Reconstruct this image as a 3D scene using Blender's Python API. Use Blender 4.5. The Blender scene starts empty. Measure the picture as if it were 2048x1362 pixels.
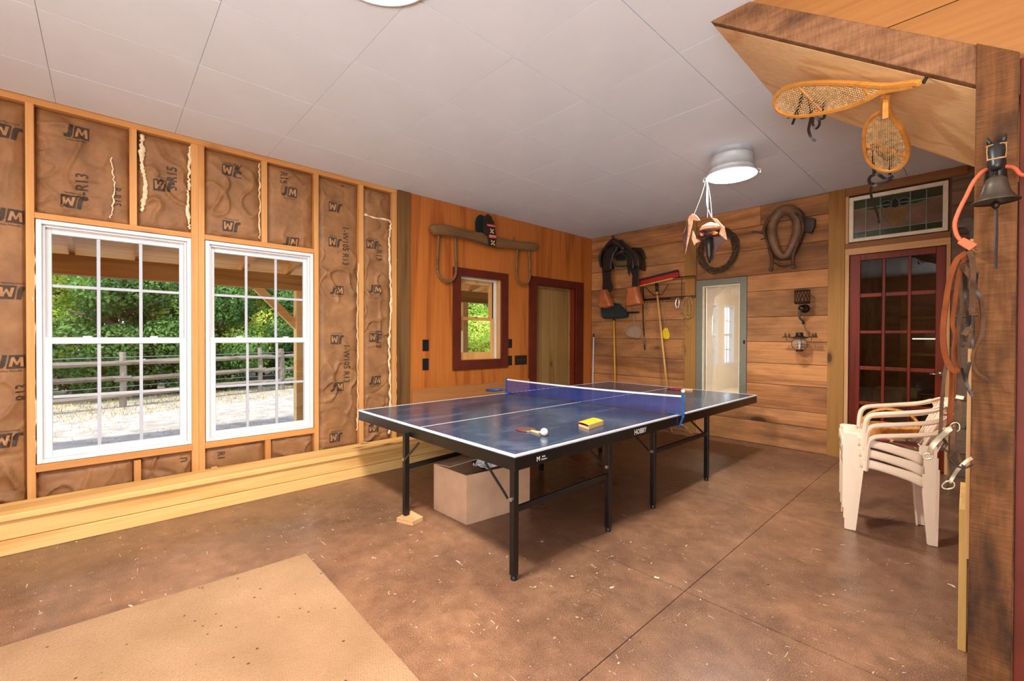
import bpy, bmesh, math, random
import numpy as np
from mathutils import Vector, Matrix, noise
R = math.radians
random.seed(7)
S = bpy.context.scene
COL = S.collection

# ------------------------------------------------------------------ camera
cd = bpy.data.cameras.new('camera'); cam = bpy.data.objects.new('camera', cd); COL.objects.link(cam)
yaw, pitch, roll = R(47.037), R(.478), R(.194)
Fv = Vector((-math.sin(yaw)*math.cos(pitch), math.cos(yaw)*math.cos(pitch), -math.sin(pitch)))
U0 = Vector((-math.sin(yaw)*math.sin(pitch), math.cos(yaw)*math.sin(pitch), math.cos(pitch)))
R0 = Vector((math.cos(yaw), math.sin(yaw), 0))
Rv = R0*math.cos(roll)+U0*math.sin(roll); Uv = -R0*math.sin(roll)+U0*math.cos(roll)
mw = Matrix((Rv, Uv, -Fv)).transposed().to_4x4(); mw.translation = (0, 0, 1.2)
cam.matrix_world = mw
cd.sensor_fit = 'HORIZONTAL'; cd.sensor_width = 36; cd.lens = 876.6/2048*36; cd.clip_start = .05; cd.clip_end = 300
S.camera = cam
# ------------------------------------------------------------------ world, sun, lamps, exposure
w = bpy.data.worlds.new('sky'); S.world = w; w.use_nodes = True
nt = w.node_tree; bg = nt.nodes['Background']
sky = nt.nodes.new('ShaderNodeTexSky'); sky.sky_type = 'NISHITA'; sky.sun_disc = False
sky.sun_elevation = R(58); sky.sun_rotation = R(150); sky.air_density = 1.0; sky.dust_density = 1.2
nt.links.new(sky.outputs[0], bg.inputs[0]); bg.inputs[1].default_value = .45
sd = bpy.data.lights.new('sun', 'SUN'); sd.energy = 3.0; sd.angle = R(.6); sd.color = (1, .95, .86)
sun = bpy.data.objects.new('sun', sd); COL.objects.link(sun)
sun.rotation_euler = Vector((-.30, .42, -.86)).to_track_quat('-Z', 'Y').to_euler()
def area(name, loc, size, power, color, direction=(0, 0, -1), size_y=None):
    d = bpy.data.lights.new(name, 'AREA'); d.energy = power; d.color = color; d.shape = 'RECTANGLE'; d.size = size; d.size_y = size_y or size
    o = bpy.data.objects.new(name, d); COL.objects.link(o); o.location = loc
    o.rotation_euler = Vector(direction).to_track_quat('-Z', 'Y').to_euler(); return o
def point(name, loc, power, color, radius):
    d = bpy.data.lights.new(name, 'POINT'); d.energy = power; d.color = color; d.shadow_soft_size = radius
    o = bpy.data.objects.new(name, d); COL.objects.link(o); o.location = loc; return o
WARM = (1, .90, .78); DAY = (.93, .97, 1)
# unseen area lights added behind the camera to brighten ceiling and walls
area('front_fill', (1.1, -2.85, 1.25), 2.7, 28, (1, .97, .93), (-.25, 1, .45), 2.2)
area('side_fill', (2.5, -1.9, 1.25), 1.9, 22, (1, .97, .93), (-1, .55, .40), 2.2)  # added fill from the right, no such source seen
area('front_up_fill', (.7, -4.6, .02), 3.8, 900, (1, .98, .96), (0, .12, 1), 3.0)  # upward fill added at ground level to lighten the ceiling
area('side_up_fill', (4.0, -2.0, .02), 2.4, 300, (1, .98, .96), (-.12, .05, 1), 2.0)  # second upward fill, added outside the right opening
S.view_settings.view_transform = 'Standard'; S.view_settings.look = 'None'
S.view_settings.gamma = 1; S.view_settings.use_curve_mapping = False
S.view_settings.exposure = .47
try:
    S.cycles.max_bounces = 8; S.cycles.diffuse_bounces = 5; S.cycles.glossy_bounces = 3; S.cycles.transparent_max_bounces = 12
except Exception: pass

WL = -4.054; WB = 5.422; ZC = 2.685

# ------------------------------------------------------------------ materials
def lin(c):
    return tuple(((x/255)/12.92 if x/255 <= .04045 else ((x/255+.055)/1.055)**2.4) for x in c)+(1,)
class NT:
    def __init__(s, name):
        s.m = bpy.data.materials.new(name); s.m.use_nodes = True; s.t = s.m.node_tree
        s.b = s.t.nodes['Principled BSDF']
    def n(s, typ, **kw):
        n = s.t.nodes.new(typ)
        for k, v in kw.items():
            if k in n.inputs: n.inputs[k].default_value = v
            else: setattr(n, k, v)
        return n
    def l(s, a, b): s.t.links.new(a, b)
    def ramp(s, src, stops):
        r = s.n('ShaderNodeValToRGB'); e = r.color_ramp.elements
        while len(e) < len(stops): e.new(.5)
        for x, (p, c) in zip(e, stops): x.position = p; x.color = c
        s.l(src, r.inputs[0]); return r.outputs[0]
    def mix(s, fac, a, b, mode='MIX'):
        m = s.n('ShaderNodeMix', data_type='RGBA', blend_type=mode)
        for i, x in ((0, fac), (6, a), (7, b)):
            if hasattr(x, 'is_linked'): s.l(x, m.inputs[i])
            else: m.inputs[i].default_value = x
        return m.outputs[2]
    def coord(s, scale=(1, 1, 1), rnd=0, rot=(0, 0, 0)):
        tc = s.n('ShaderNodeTexCoord'); mp = s.n('ShaderNodeMapping'); mp.inputs['Scale'].default_value = scale; mp.inputs['Rotation'].default_value = rot
        s.l(tc.outputs['Object'], mp.inputs[0])
        if rnd:
            oi = s.n('ShaderNodeObjectInfo'); cb = s.n('ShaderNodeCombineXYZ')
            for i, k in enumerate((1, 1.7, 2.3)):
                mm = s.n('ShaderNodeMath', operation='MULTIPLY'); mm.inputs[1].default_value = k*rnd
                s.l(oi.outputs['Random'], mm.inputs[0]); s.l(mm.outputs[0], cb.inputs[i])
            s.l(cb.outputs[0], mp.inputs['Location'])
        return mp.outputs[0]
    def noise(s, vec, scale, detail=4, rough=.55, dist=0):
        n = s.n('ShaderNodeTexNoise'); n.inputs['Scale'].default_value = scale; n.inputs['Detail'].default_value = detail
        n.inputs['Roughness'].default_value = rough; n.inputs['Distortion'].default_value = dist
        s.l(vec, n.inputs['Vector']); return n.outputs[0]
    def bump(s, h, strength=.3, dist=.01):
        b = s.n('ShaderNodeBump'); b.inputs['Strength'].default_value = strength; b.inputs['Distance'].default_value = dist
        s.l(h, b.inputs['Height']); s.l(b.outputs[0], s.b.inputs['Normal'])
    def fin(s, col=None, rough=.5, metal=0, spec=.5):
        if col is not None:
            if hasattr(col, 'is_linked'): s.l(col, s.b.inputs['Base Color'])
            else: s.b.inputs['Base Color'].default_value = col
        if hasattr(rough, 'is_linked'): s.l(rough, s.b.inputs['Roughness'])
        else: s.b.inputs['Roughness'].default_value = rough
        s.b.inputs['Metallic'].default_value = metal; s.b.inputs['Specular IOR Level'].default_value = spec
        return s.m
def plain(name, c, rough=.5, metal=0, spec=.5, var=.08, scale=20, bump=0):
    t = NT(name); v = t.coord()
    f = t.noise(v, scale)
    a = tuple(x*(1-var*2) for x in lin(c)[:3])+(1,); b = tuple(min(1, x*(1+var*2)) for x in lin(c)[:3])+(1,)
    col = t.ramp(f, [(.3, a), (.7, b)])
    if bump: t.bump(f, bump, .004)
    return t.fin(col, rough, metal, spec)
def wood(name, c1, c2, axis='z', rough=.6, scale=1.0, var=.18, knots=0, stain=None, bump=.25, rings=7, spec=.3, sat=1.0):
    """grain runs along axis; c1 light, c2 dark; every object gets its own offset and tone"""
    t = NT(name)
    sc = {'x': (.09, 1, 1), 'y': (1, .09, 1), 'z': (1, 1, .09)}[axis]
    v = t.coord(tuple(k*scale for k in sc), rnd=13)
    big = t.noise(v, 2.2, 3, .5, .6)
    wv = t.n('ShaderNodeMath', operation='MULTIPLY'); t.l(big, wv.inputs[0]); wv.inputs[1].default_value = rings
    fr = t.n('ShaderNodeMath', operation='PINGPONG'); t.l(wv.outputs[0], fr.inputs[0]); fr.inputs[1].default_value = 1
    sc2 = {'x': (.03, 1, 1), 'y': (1, .03, 1), 'z': (1, 1, .03)}[axis]
    v2 = t.coord(tuple(k*scale for k in sc2), rnd=7)
    fine = t.noise(v2, 60, 3, .6)
    col = t.ramp(fr.outputs[0], [(.0, lin(c2)), (.35, lin(c1)), (1, lin(c1))])
    col = t.mix(.35, col, t.ramp(fine, [(.35, lin(c2)), (.6, lin(c1))]))
    if stain:
        sf = t.noise(t.coord((1.2, 1.2, 1.2) if axis != 'x' else (.8, 1.2, 2.2), rnd=5), 1.6, 5, .65)
        col = t.mix(t.ramp(sf, [(.42, (0, 0, 0, 1)), (.66, (1, 1, 1, 1))]), col, t.mix(.6, col, lin(stain)))
    if knots:
        vo = t.n('ShaderNodeTexVoronoi'); vo.inputs['Scale'].default_value = knots
        ks = {'x': (.45, 1, 1), 'y': (1, .45, 1), 'z': (1, 1, .45)}[axis]
        vo.inputs['Scale'].default_value = knots*3.4
        t.l(t.coord(ks, rnd=11), vo.inputs['Vector'])
        sep = t.n('ShaderNodeSeparateColor'); t.l(vo.outputs['Color'], sep.inputs[0])
        pick = t.ramp(sep.outputs[0], [(.55, (0, 0, 0, 1)), (.57, (1, 1, 1, 1))])
        kn = t.ramp(vo.outputs['Distance'], [(0, (1, 1, 1, 1)), (.12, (.85, .85, .85, 1)), (.15, (.35, .35, .35, 1)), (.26, (0, 0, 0, 1))])
        col = t.mix(t.mix(1.0, kn, pick, 'MULTIPLY'), col, tuple(x*.25 for x in lin(c2)[:3])+(1,))
    oi = t.n('ShaderNodeObjectInfo'); hs = t.n('ShaderNodeHueSaturation')
    mr = t.n('ShaderNodeMapRange'); mr.inputs['To Min'].default_value = 1-var; mr.inputs['To Max'].default_value = 1+var
    t.l(oi.outputs['Random'], mr.inputs[0]); t.l(mr.outputs[0], hs.inputs['Value']); t.l(col, hs.inputs['Color']); hs.inputs['Saturation'].default_value = sat
    t.bump(fine, bump, .004)
    return t.fin(hs.outputs[0], rough, 0, spec)

MT = {}
MT['stud'] = wood('stud_pine', (214, 158, 96), (184, 120, 62), 'z', .6, 1, .06, knots=1.6)
MT['stud_y'] = wood('plate_pine', (208, 150, 88), (178, 114, 58), 'y', .6, 1, .06, knots=1.6)
MT['bench'] = wood('bench_pine', (232, 188, 118), (204, 146, 76), 'y', .5, 1, .04, knots=1.9, rings=9)
MT['ply'] = wood('stained_plywood', (192, 114, 50), (150, 78, 28), 'z', .38, .8, .04, rings=9, spec=.4, bump=.08)
MT['plydark'] = wood('stair_plywood', (158, 106, 54), (122, 74, 32), 'x', .5, .7, .04, knots=.9)
MT['basebd'] = wood('brown_baseboard', (176, 118, 66), (142, 84, 42), 'y', .55, 1, .05)
MT['plank'] = wood('barn_plank', (204, 142, 88), (138, 86, 48), 'x', .7, 1, .24, knots=1.1, stain=(82, 56, 42), rings=5, bump=.35)
MT['greyplank'] = wood('grey_plank', (138, 116, 96), (104, 82, 66), 'x', .75, 1, .12, stain=(70, 54, 44))
MT['postg'] = wood('wall_post_wood', (166, 120, 62), (126, 84, 38), 'z', .65, .8, .05, knots=1.5, rings=8)
MT['postd'] = wood('dark_post_wood', (120, 86, 48), (82, 54, 28), 'z', .65, .6, .05, rings=12)
MT['beam'] = wood('header_beam_wood', (150, 104, 62), (112, 72, 40), 'x', .65, 1, .08, knots=1.4)
MT['trimw'] = wood('pale_trim_wood', (214, 170, 118), (188, 140, 88), 'z', .6, 1, .05)
MT['trimx'] = wood('pale_trim_wood_across', (214, 170, 118), (188, 140, 88), 'x', .6, 1, .05)
MT['red'] = plain('oxblood_paint', (92, 36, 22), .55, spec=.2, var=.08, scale=8)
MT['reddoor'] = wood('cherry_stain', (128, 44, 18), (82, 22, 9), 'z', .42, 1, .05, spec=.25)
MT['doorplank'] = wood('door_plank_wood', (156, 122, 72), (124, 92, 50), 'z', .6, 1, .08, knots=2.2)
MT['soffit'] = wood('soffit_pine', (252, 214, 158), (226, 168, 100), 'x', .5, .6, .03, rings=10)
MT['porch'] = wood('porch_pine', (255, 214, 150), (238, 176, 104), 'y', .7, 1, .08)
MT['porchbeam'] = wood('porch_beam', (206, 152, 88), (164, 112, 58), 'y', .7, 1, .06, knots=1.5)
MT['fence'] = wood('weathered_fence', (150, 136, 116), (104, 90, 74), 'y', .8, 1, .15)
MT['handle'] = wood('broom_handle_wood', (222, 172, 104), (196, 140, 74), 'z', .45, 1, .04)
MT['yoke'] = wood('yoke_wood', (124, 92, 58), (84, 58, 36), 'y', .6, 1.6, .06, rings=8)
MT['block'] = wood('offcut_wood', (214, 172, 122), (180, 134, 88), 'x', .7, 1, .05)
MT['lean'] = wood('leaning_board_wood', (206, 166, 98), (172, 126, 62), 'z', .55, 1, .03, rings=10)
MT['shoe'] = wood('snowshoe_frame_wood', (214, 146, 66), (178, 108, 40), 'x', .35, 1, .04, spec=.5)
# rough-sawn post and stringer: saw marks across the grain
def rough_sawn(name, c1, c2, axis):
    t = NT(name); v = t.coord((1, 1, .10) if axis == 'z' else (.10, 1, 1), rnd=3)
    f = t.noise(v, 34, 5, .65, .4); saw = t.noise(t.coord((.06, .06, 1) if axis == 'z' else (1, .06, .12), rnd=3, rot=(0, R(4 if axis == 'z' else -18), 0)), 170, 4, .75)
    col = t.ramp(f, [(.30, lin(c2)), (.64, lin(c1))])
    col = t.mix(.42, col, t.ramp(saw, [(.35, lin(c2)), (.65, lin(c1))]))
    big = t.noise(t.coord((1, 1, .4) if axis == 'z' else (.5, 1, 1)), 5.5, 4, .6)
    col = t.mix(t.ramp(big, [(.5, (0, 0, 0, 1)), (.7, (1, 1, 1, 1))]), col, tuple(x*.35 for x in lin(c2)[:3])+(1,))
    vo = t.n('ShaderNodeTexVoronoi'); vo.inputs['Scale'].default_value = 6.2; t.l(t.coord((1, 1, .6)), vo.inputs['Vector'])
    col = t.mix(t.ramp(vo.outputs['Distance'], [(0, (1, 1, 1, 1)), (.06, (.8, .8, .8, 1)), (.12, (0, 0, 0, 1))]), col, (.015, .006, .003, 1))
    t.bump(saw, .6, .004); return t.fin(col, .75, 0, .25)
MT['rough_z'] = rough_sawn('rough_sawn_post', (122, 77, 38), (62, 36, 17), 'z')
MT['rough_x'] = rough_sawn('rough_sawn_stringer', (152, 108, 74), (92, 58, 34), 'x')
def kraft():
    t = NT('kraft_paper'); v = t.coord(rnd=4)
    f = t.noise(v, 7, 5, .6); g = t.noise(v, 90, 2, .5)
    col = t.ramp(f, [(.25, lin((124, 86, 54))), (.7, lin((164, 118, 76)))])
    t.bump(t.mix(.5, f, g), .35, .01); return t.fin(col, .55, 0, .35)
MT['kraft'] = kraft()
MT['print'] = plain('black_print', (66, 50, 38), .7, var=.15, scale=60)
MT['kraftprint'] = plain('kraft_print_gap', (172, 124, 80), .6)
MT['foam'] = plain('pale_fibreglass_fluff', (236, 214, 176), .9, var=.1, scale=40, bump=.6)
MT['white'] = plain('white_vinyl', (222, 224, 228), .35, var=.01)
MT['muntin'] = plain('white_grille', (186, 192, 202), .4, var=.01)
MT['ceil'] = plain('ceiling_tile_white', (226, 233, 241), .7, var=.015, scale=3, spec=.25)
MT['ceilgap'] = plain('ceiling_grid_grey', (150, 150, 150), .7, var=.02)
MT['wallpaint'] = plain('cream_wall_paint', (226, 214, 192), .8, var=.02)
MT['black'] = plain('black_enamel', (18, 17, 17), .32, var=.1, spec=.5)
MT['blackplastic'] = plain('black_plastic', (26, 24, 23), .4, var=.05)
MT['steel'] = plain('zinc_steel', (196, 196, 192), .3, 1, var=.05)
MT['iron'] = plain('dark_iron', (52, 42, 34), .5, .7, var=.15, bump=.2)
MT['rustiron'] = plain('rusty_iron', (92, 64, 42), .65, .4, var=.2, bump=.3)
MT['nickel'] = plain('tarnished_nickel', (168, 158, 132), .42, .85, var=.15)
MT['galv'] = plain('galvanised_tin', (196, 200, 205), .5, .1, var=.06, scale=14)
MT['galvin'] = plain('galvanised_inner', (240, 240, 236), .6, 0, var=.02)
MT['net'] = plain('blue_net_cord', (30, 62, 150), .7, var=.05)
MT['tape'] = plain('white_tape', (236, 236, 238), .6, var=.01)
MT['bluemetal'] = plain('blue_enamel', (24, 84, 152), .35, var=.06)
MT['ball'] = plain('ball_white', (240, 232, 214), .4, var=.01)
MT['redrubber'] = plain('red_rubber', (146, 30, 38), .55, var=.06)
MT['blackrubber'] = plain('dark_rubber', (84, 66, 50), .6, var=.06)
MT['padwood'] = plain('paddle_wood', (226, 184, 130), .5, var=.06)
MT['card'] = plain('cardboard', (196, 160, 128), .8, var=.05, scale=8)
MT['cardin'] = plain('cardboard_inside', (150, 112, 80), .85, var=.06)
MT['plasticbag'] = plain('clear_bag', (206, 204, 204), .25, var=.1)
MT['yellowcard'] = plain('yellow_card', (232, 178, 44), .5, var=.06)
MT['chair'] = plain('cream_resin', (240, 216, 190), .38, var=.015, spec=.45)
MT['wicker'] = plain('wicker', (208, 146, 72), .6, var=.2, scale=50, bump=.5)
MT['darkleather'] = plain('dark_leather', (38, 27, 22), .45, var=.2, bump=.2)
MT['saddle'] = plain('saddle_leather', (34, 24, 20), .42, var=.2, scale=9, bump=.25)
MT['hood'] = plain('tan_stirrup_leather', (168, 92, 52), .4, var=.12, scale=9)
MT['brownleather'] = plain('brown_leather', (78, 52, 32), .7, spec=.2, var=.2, scale=30, bump=.3)
MT['tanleather'] = plain('orange_tan_leather', (110, 54, 22), .75, spec=.15, var=.12, scale=14, bump=.1)
MT['greenleather'] = plain('green_tube', (28, 62, 52), .3, var=.1)
MT['rawhide'] = plain('rawhide_lacing', (206, 168, 116), .6, var=.2, scale=60)
MT['grease'] = plain('greasy_lacing', (150, 118, 84), .6, var=.3, scale=60)
MT['broomred'] = plain('red_broom_head', (170, 36, 32), .4, var=.08)
MT['bristle'] = plain('dark_bristle', (44, 30, 26), .8, var=.2, scale=90, bump=.6)
MT['greenbristle'] = plain('dark_green_bristle', (18, 36, 34), .6, var=.2, scale=90, bump=.6)
MT['yellow'] = plain('yellow_plastic', (226, 196, 30), .4, var=.05)
MT['yhandle'] = plain('yellow_handle', (226, 158, 44), .4, var=.05)
MT['dustpan'] = plain('grey_plastic', (158, 132, 110), .4, var=.05)
MT['rope'] = plain('tan_rope', (176, 136, 84), .8, var=.15, scale=70)
MT['vine'] = plain('grapevine', (84, 60, 38), .8, var=.3, scale=30, bump=.4)
MT['collar'] = plain('collar_leather', (116, 84, 56), .55, var=.2, scale=9, bump=.2)
MT['collard'] = plain('collar_dark_leather', (58, 42, 32), .6, var=.2, scale=9, bump=.3)
MT['orangecord'] = plain('orange_cord', (196, 96, 64), .6, spec=.2, var=.04)
MT['plate'] = plain('black_plate', (24, 22, 20), .35, var=.03)
MT['greyframe'] = plain('grey_green_paint', (122, 120, 104), .5, var=.03)
MT['creamcloth'] = plain('cream_cloth', (236, 222, 190), .85, var=.03, scale=6)
MT['whitefr'] = plain('aged_white_paint', (232, 222, 196), .6, var=.04)
MT['lead'] = plain('lead_came', (112, 122, 108), .5, .4, var=.08)
MT['green1'] = plain('olive_glass', (52, 58, 34), .12, var=.2, scale=7)
MT['green2'] = plain('leaf_green_glass', (30, 74, 26), .12, var=.1, scale=7)
MT['mauve'] = plain('mauve_glass', (112, 86, 70), .15, var=.15, scale=7)
MT['amberg'] = plain('amber_glass', (120, 88, 42), .15, var=.15, scale=7)
MT['navyg'] = plain('black_glass', (16, 20, 20), .1, var=.1)
MT['horse'] = plain('grey_iron_horse', (112, 100, 88), .5, .3, var=.15, bump=.2)
MT['bell'] = plain('dark_bronze', (84, 74, 62), .42, .6, var=.15, scale=12)
MT['batskin'] = plain('dark_brown_wing', (70, 40, 34), .35, var=.25, scale=14)
MT['batpale'] = plain('pale_peach_paint', (226, 164, 130), .6, var=.2, scale=22)
MT['beak'] = plain('orange_beak', (226, 128, 40), .4, var=.05)
MT['gravel'] = plain('pale_gravel', (178, 168, 152), .9, var=.14, scale=5, bump=.3)
MT['drygrass'] = plain('dry_grass', (184, 164, 96), .9, var=.25, scale=3)
MT['bark'] = plain('bark', (92, 74, 58), .9, var=.2)
MT['boxdark'] = plain('brown_box', (96, 70, 50), .7, var=.2, scale=4)  # plain brown, tone varies at random
MT['bead'] = plain('red_beads', (190, 52, 48), .5, var=.1)
MT['wbead'] = plain('cream_beads', (222, 200, 140), .5, var=.1)
MT['pinkbead'] = plain('pink_beads', (220, 120, 110), .5, var=.1)
def emit(name, c, s):
    t = NT(name); t.b.inputs['Base Color'].default_value = lin(c); t.b.inputs['Emission Color'].default_value = lin(c); t.b.inputs['Emission Strength'].default_value = s; return t.m
MT['bulb'] = emit('lamp_diffuser', (255, 250, 240), 3.0)
MT['domeglass'] = emit('dome_lamp_glass', (255, 236, 205), 1.3)
def glass(name, rough=0, tint=(1, 1, 1), fac=.92):
    t = NT(name); tr = t.n('ShaderNodeBsdfTransparent'); tr.inputs[0].default_value = tint+(1,)
    gl = t.n('ShaderNodeBsdfGlossy'); gl.inputs['Roughness'].default_value = rough
    lw = t.n('ShaderNodeFresnel'); lw.inputs[0].default_value = 1.45
    ge = t.n('ShaderNodeNewGeometry'); iv = t.n('ShaderNodeMath', operation='SUBTRACT'); iv.inputs[0].default_value = 1; t.l(ge.outputs['Backfacing'], iv.inputs[1])
    fm = t.n('ShaderNodeMath', operation='MULTIPLY'); t.l(lw.outputs[0], fm.inputs[0]); t.l(iv.outputs[0], fm.inputs[1])
    mx = t.n('ShaderNodeMixShader'); t.l(fm.outputs[0], mx.inputs[0]); t.l(tr.outputs[0], mx.inputs[1]); t.l(gl.outputs[0], mx.inputs[2])
    t.l(mx.outputs[0], t.t.nodes['Material Output'].inputs[0]); return t.m
MT['glass'] = glass('window_glass')
MT['glassdark'] = glass('door_glass', 0, (.75, .72, .66))
MT['film'] = None
def film():
    t = NT('hazy_plastic_film'); tr = t.n('ShaderNodeBsdfTransparent'); tr.inputs[0].default_value = (1, .98, .95, 1)
    f = t.noise(t.coord((1, 1, .5)), 1.6, 3); mx = t.n('ShaderNodeMixShader')
    r = t.ramp(f, [(.3, (.16, .16, .16, 1)), (.8, (.55, .55, .55, 1))])
    t.b.inputs['Base Color'].default_value = lin((232, 222, 214)); t.b.inputs['Roughness'].default_value = .3
    t.l(r, mx.inputs[0]); t.l(tr.outputs[0], mx.inputs[1]); t.l(t.b.outputs[0], mx.inputs[2]); t.l(mx.outputs[0], t.t.nodes['Material Output'].inputs[0]); return t.m
MT['film'] = film()
def globe():
    t = NT('seeded_globe_glass'); tr = t.n('ShaderNodeBsdfTransparent'); mx = t.n('ShaderNodeMixShader'); lw = t.n('ShaderNodeLayerWeight'); lw.inputs[0].default_value = .35
    t.b.inputs['Base Color'].default_value = lin((216, 190, 160)); t.b.inputs['Roughness'].default_value = .08
    r = t.ramp(lw.outputs['Facing'], [(0, (.16, .16, .16, 1)), (1, (.75, .75, .75, 1))])
    t.l(r, mx.inputs[0]); t.l(tr.outputs[0], mx.inputs[1]); t.l(t.b.outputs[0], mx.inputs[2]); t.l(mx.outputs[0], t.t.nodes['Material Output'].inputs[0]); return t.m
MT['globe'] = globe()
def leafmat(name, c1, c2):
    t = NT(name); f = t.noise(t.coord(rnd=9), 1.3, 3)
    oi = t.ramp(f, [(.35, lin(c2)), (.65, lin(c1))])
    tl = t.n('ShaderNodeBsdfTranslucent'); t.l(oi, tl.inputs[0]); mx = t.n('ShaderNodeMixShader'); mx.inputs[0].default_value = .35
    t.l(oi, t.b.inputs['Base Color']); t.b.inputs['Roughness'].default_value = .6; t.b.inputs['Specular IOR Level'].default_value = .2
    t.l(t.b.outputs[0], mx.inputs[1]); t.l(tl.outputs[0], mx.inputs[2]); t.l(mx.outputs[0], t.t.nodes['Material Output'].inputs[0]); return t.m
MT['leafA'] = leafmat('yellow_green_leaves', (226, 232, 112), (150, 186, 66))
MT['leafB'] = leafmat('blue_green_needles', (136, 176, 140), (66, 108, 80))
MT['leafC'] = leafmat('deep_green_leaves', (122, 160, 78), (56, 92, 42))
def floor_mat():
    t = NT('stained_concrete'); v = t.coord()
    big = t.noise(v, .9, 5, .6, .4); mid = t.noise(v, 4, 4, .5); fin = t.noise(v, 300, 3, .75); fin2 = t.noise(v, 60, 4, .75)
    col = t.ramp(big, [(.34, lin((66, 42, 30))), (.5, lin((100, 65, 46))), (.66, lin((148, 102, 70)))])
    col = t.mix(t.ramp(mid, [(.30, (0, 0, 0, 1)), (.80, (.6, .6, .6, 1))]), col, lin((152, 110, 80)))
    col = t.mix(t.ramp(fin, [(.52, (0, 0, 0, 1)), (.64, (.85, .85, .85, 1))]), col, lin((206, 168, 134)))
    col = t.mix(t.ramp(fin2, [(.62, (0, 0, 0, 1)), (.72, (.55, .55, .55, 1))]), col, lin((196, 160, 130)))
    mo = t.noise(v, 13, 4, .6)
    col = t.mix(t.ramp(mo, [(.35, (0, 0, 0, 1)), (.8, (.55, .55, .55, 1))]), col, lin((70, 44, 32)))
    dk = t.noise(v, 2.3, 4, .6)
    col = t.mix(t.ramp(dk, [(.45, (0, 0, 0, 1)), (.85, (.4, .4, .4, 1))]), col, lin((72, 48, 38)))
    pale = lin((222, 202, 178))
    def flecks(scale, cut, stretch, ang, soft=.02):
        nz = t.noise(t.coord(stretch, rot=(0, 0, R(ang))), scale, 3, .6, .8)
        return t.ramp(nz, [(cut, (0, 0, 0, 1)), (cut+soft, (.8, .8, .8, 1))])
    for a in ((26, .70, (1, 1, 1), 0), (9, .70, (1, 7, 1), 35), (9, .72, (6, 1, 1), 12), (12, .715, (1, 5, 1), 80), (48, .715, (1, 1, 1), 0)):
        col = t.mix(flecks(*a), col, pale)
    rg = t.ramp(big, [(.3, (.24, .24, .24, 1)), (.7, (.36, .36, .36, 1))])
    return t.fin(col, rg, 0, .5)
MT['floor'] = floor_mat()
MT['joint'] = plain('joint_dust', (170, 140, 112), .9)
def carpet_mat():
    t = NT('beige_loop_pile'); v = t.coord()
    f = t.noise(v, 1.5, 4, .6); vo = t.n('ShaderNodeTexVoronoi'); vo.inputs['Scale'].default_value = 120; vo.inputs['Randomness'].default_value = .45; t.l(t.coord((1, .8, 1), rot=(0, 0, R(20))), vo.inputs['Vector'])
    col = t.ramp(f, [(.3, lin((150, 116, 84))), (.7, lin((180, 144, 110)))])
    col = t.mix(t.ramp(vo.outputs['Distance'], [(.25, (0, 0, 0, 1)), (.8, (.5, .5, .5, 1))]), col, lin((142, 104, 72)))
    sp = t.n('ShaderNodeTexVoronoi'); sp.inputs['Scale'].default_value = 15; t.l(v, sp.inputs['Vector'])
    col = t.mix(t.ramp(sp.outputs['Distance'], [(.07, (.8, .8, .8, 1)), (.09, (0, 0, 0, 1))]), col, lin((60, 40, 30)))
    inv = t.n('ShaderNodeMath', operation='SUBTRACT'); inv.inputs[0].default_value = 1; t.l(vo.outputs['Distance'], inv.inputs[1])
    t.bump(inv.outputs[0], .8, .006); return t.fin(col, .95, 0, .1)
MT['carpet'] = carpet_mat()
def table_mat():
    t = NT('dark_blue_table'); v = t.coord()
    f = t.noise(t.coord((1, .35, 1), rot=(0, 0, R(25))), 5, 5, .7, 1.0)
    col = t.mix(t.ramp(f, [(.52, (0, 0, 0, 1)), (.78, (.42, .42, .42, 1))]), lin((46, 64, 86)), lin((124, 142, 164)))
    rg = t.ramp(f, [(.4, (.15, .15, .15, 1)), (.7, (.26, .26, .26, 1))])
    return t.fin(col, rg, 0, .55)
MT['table'] = table_mat()

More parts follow.
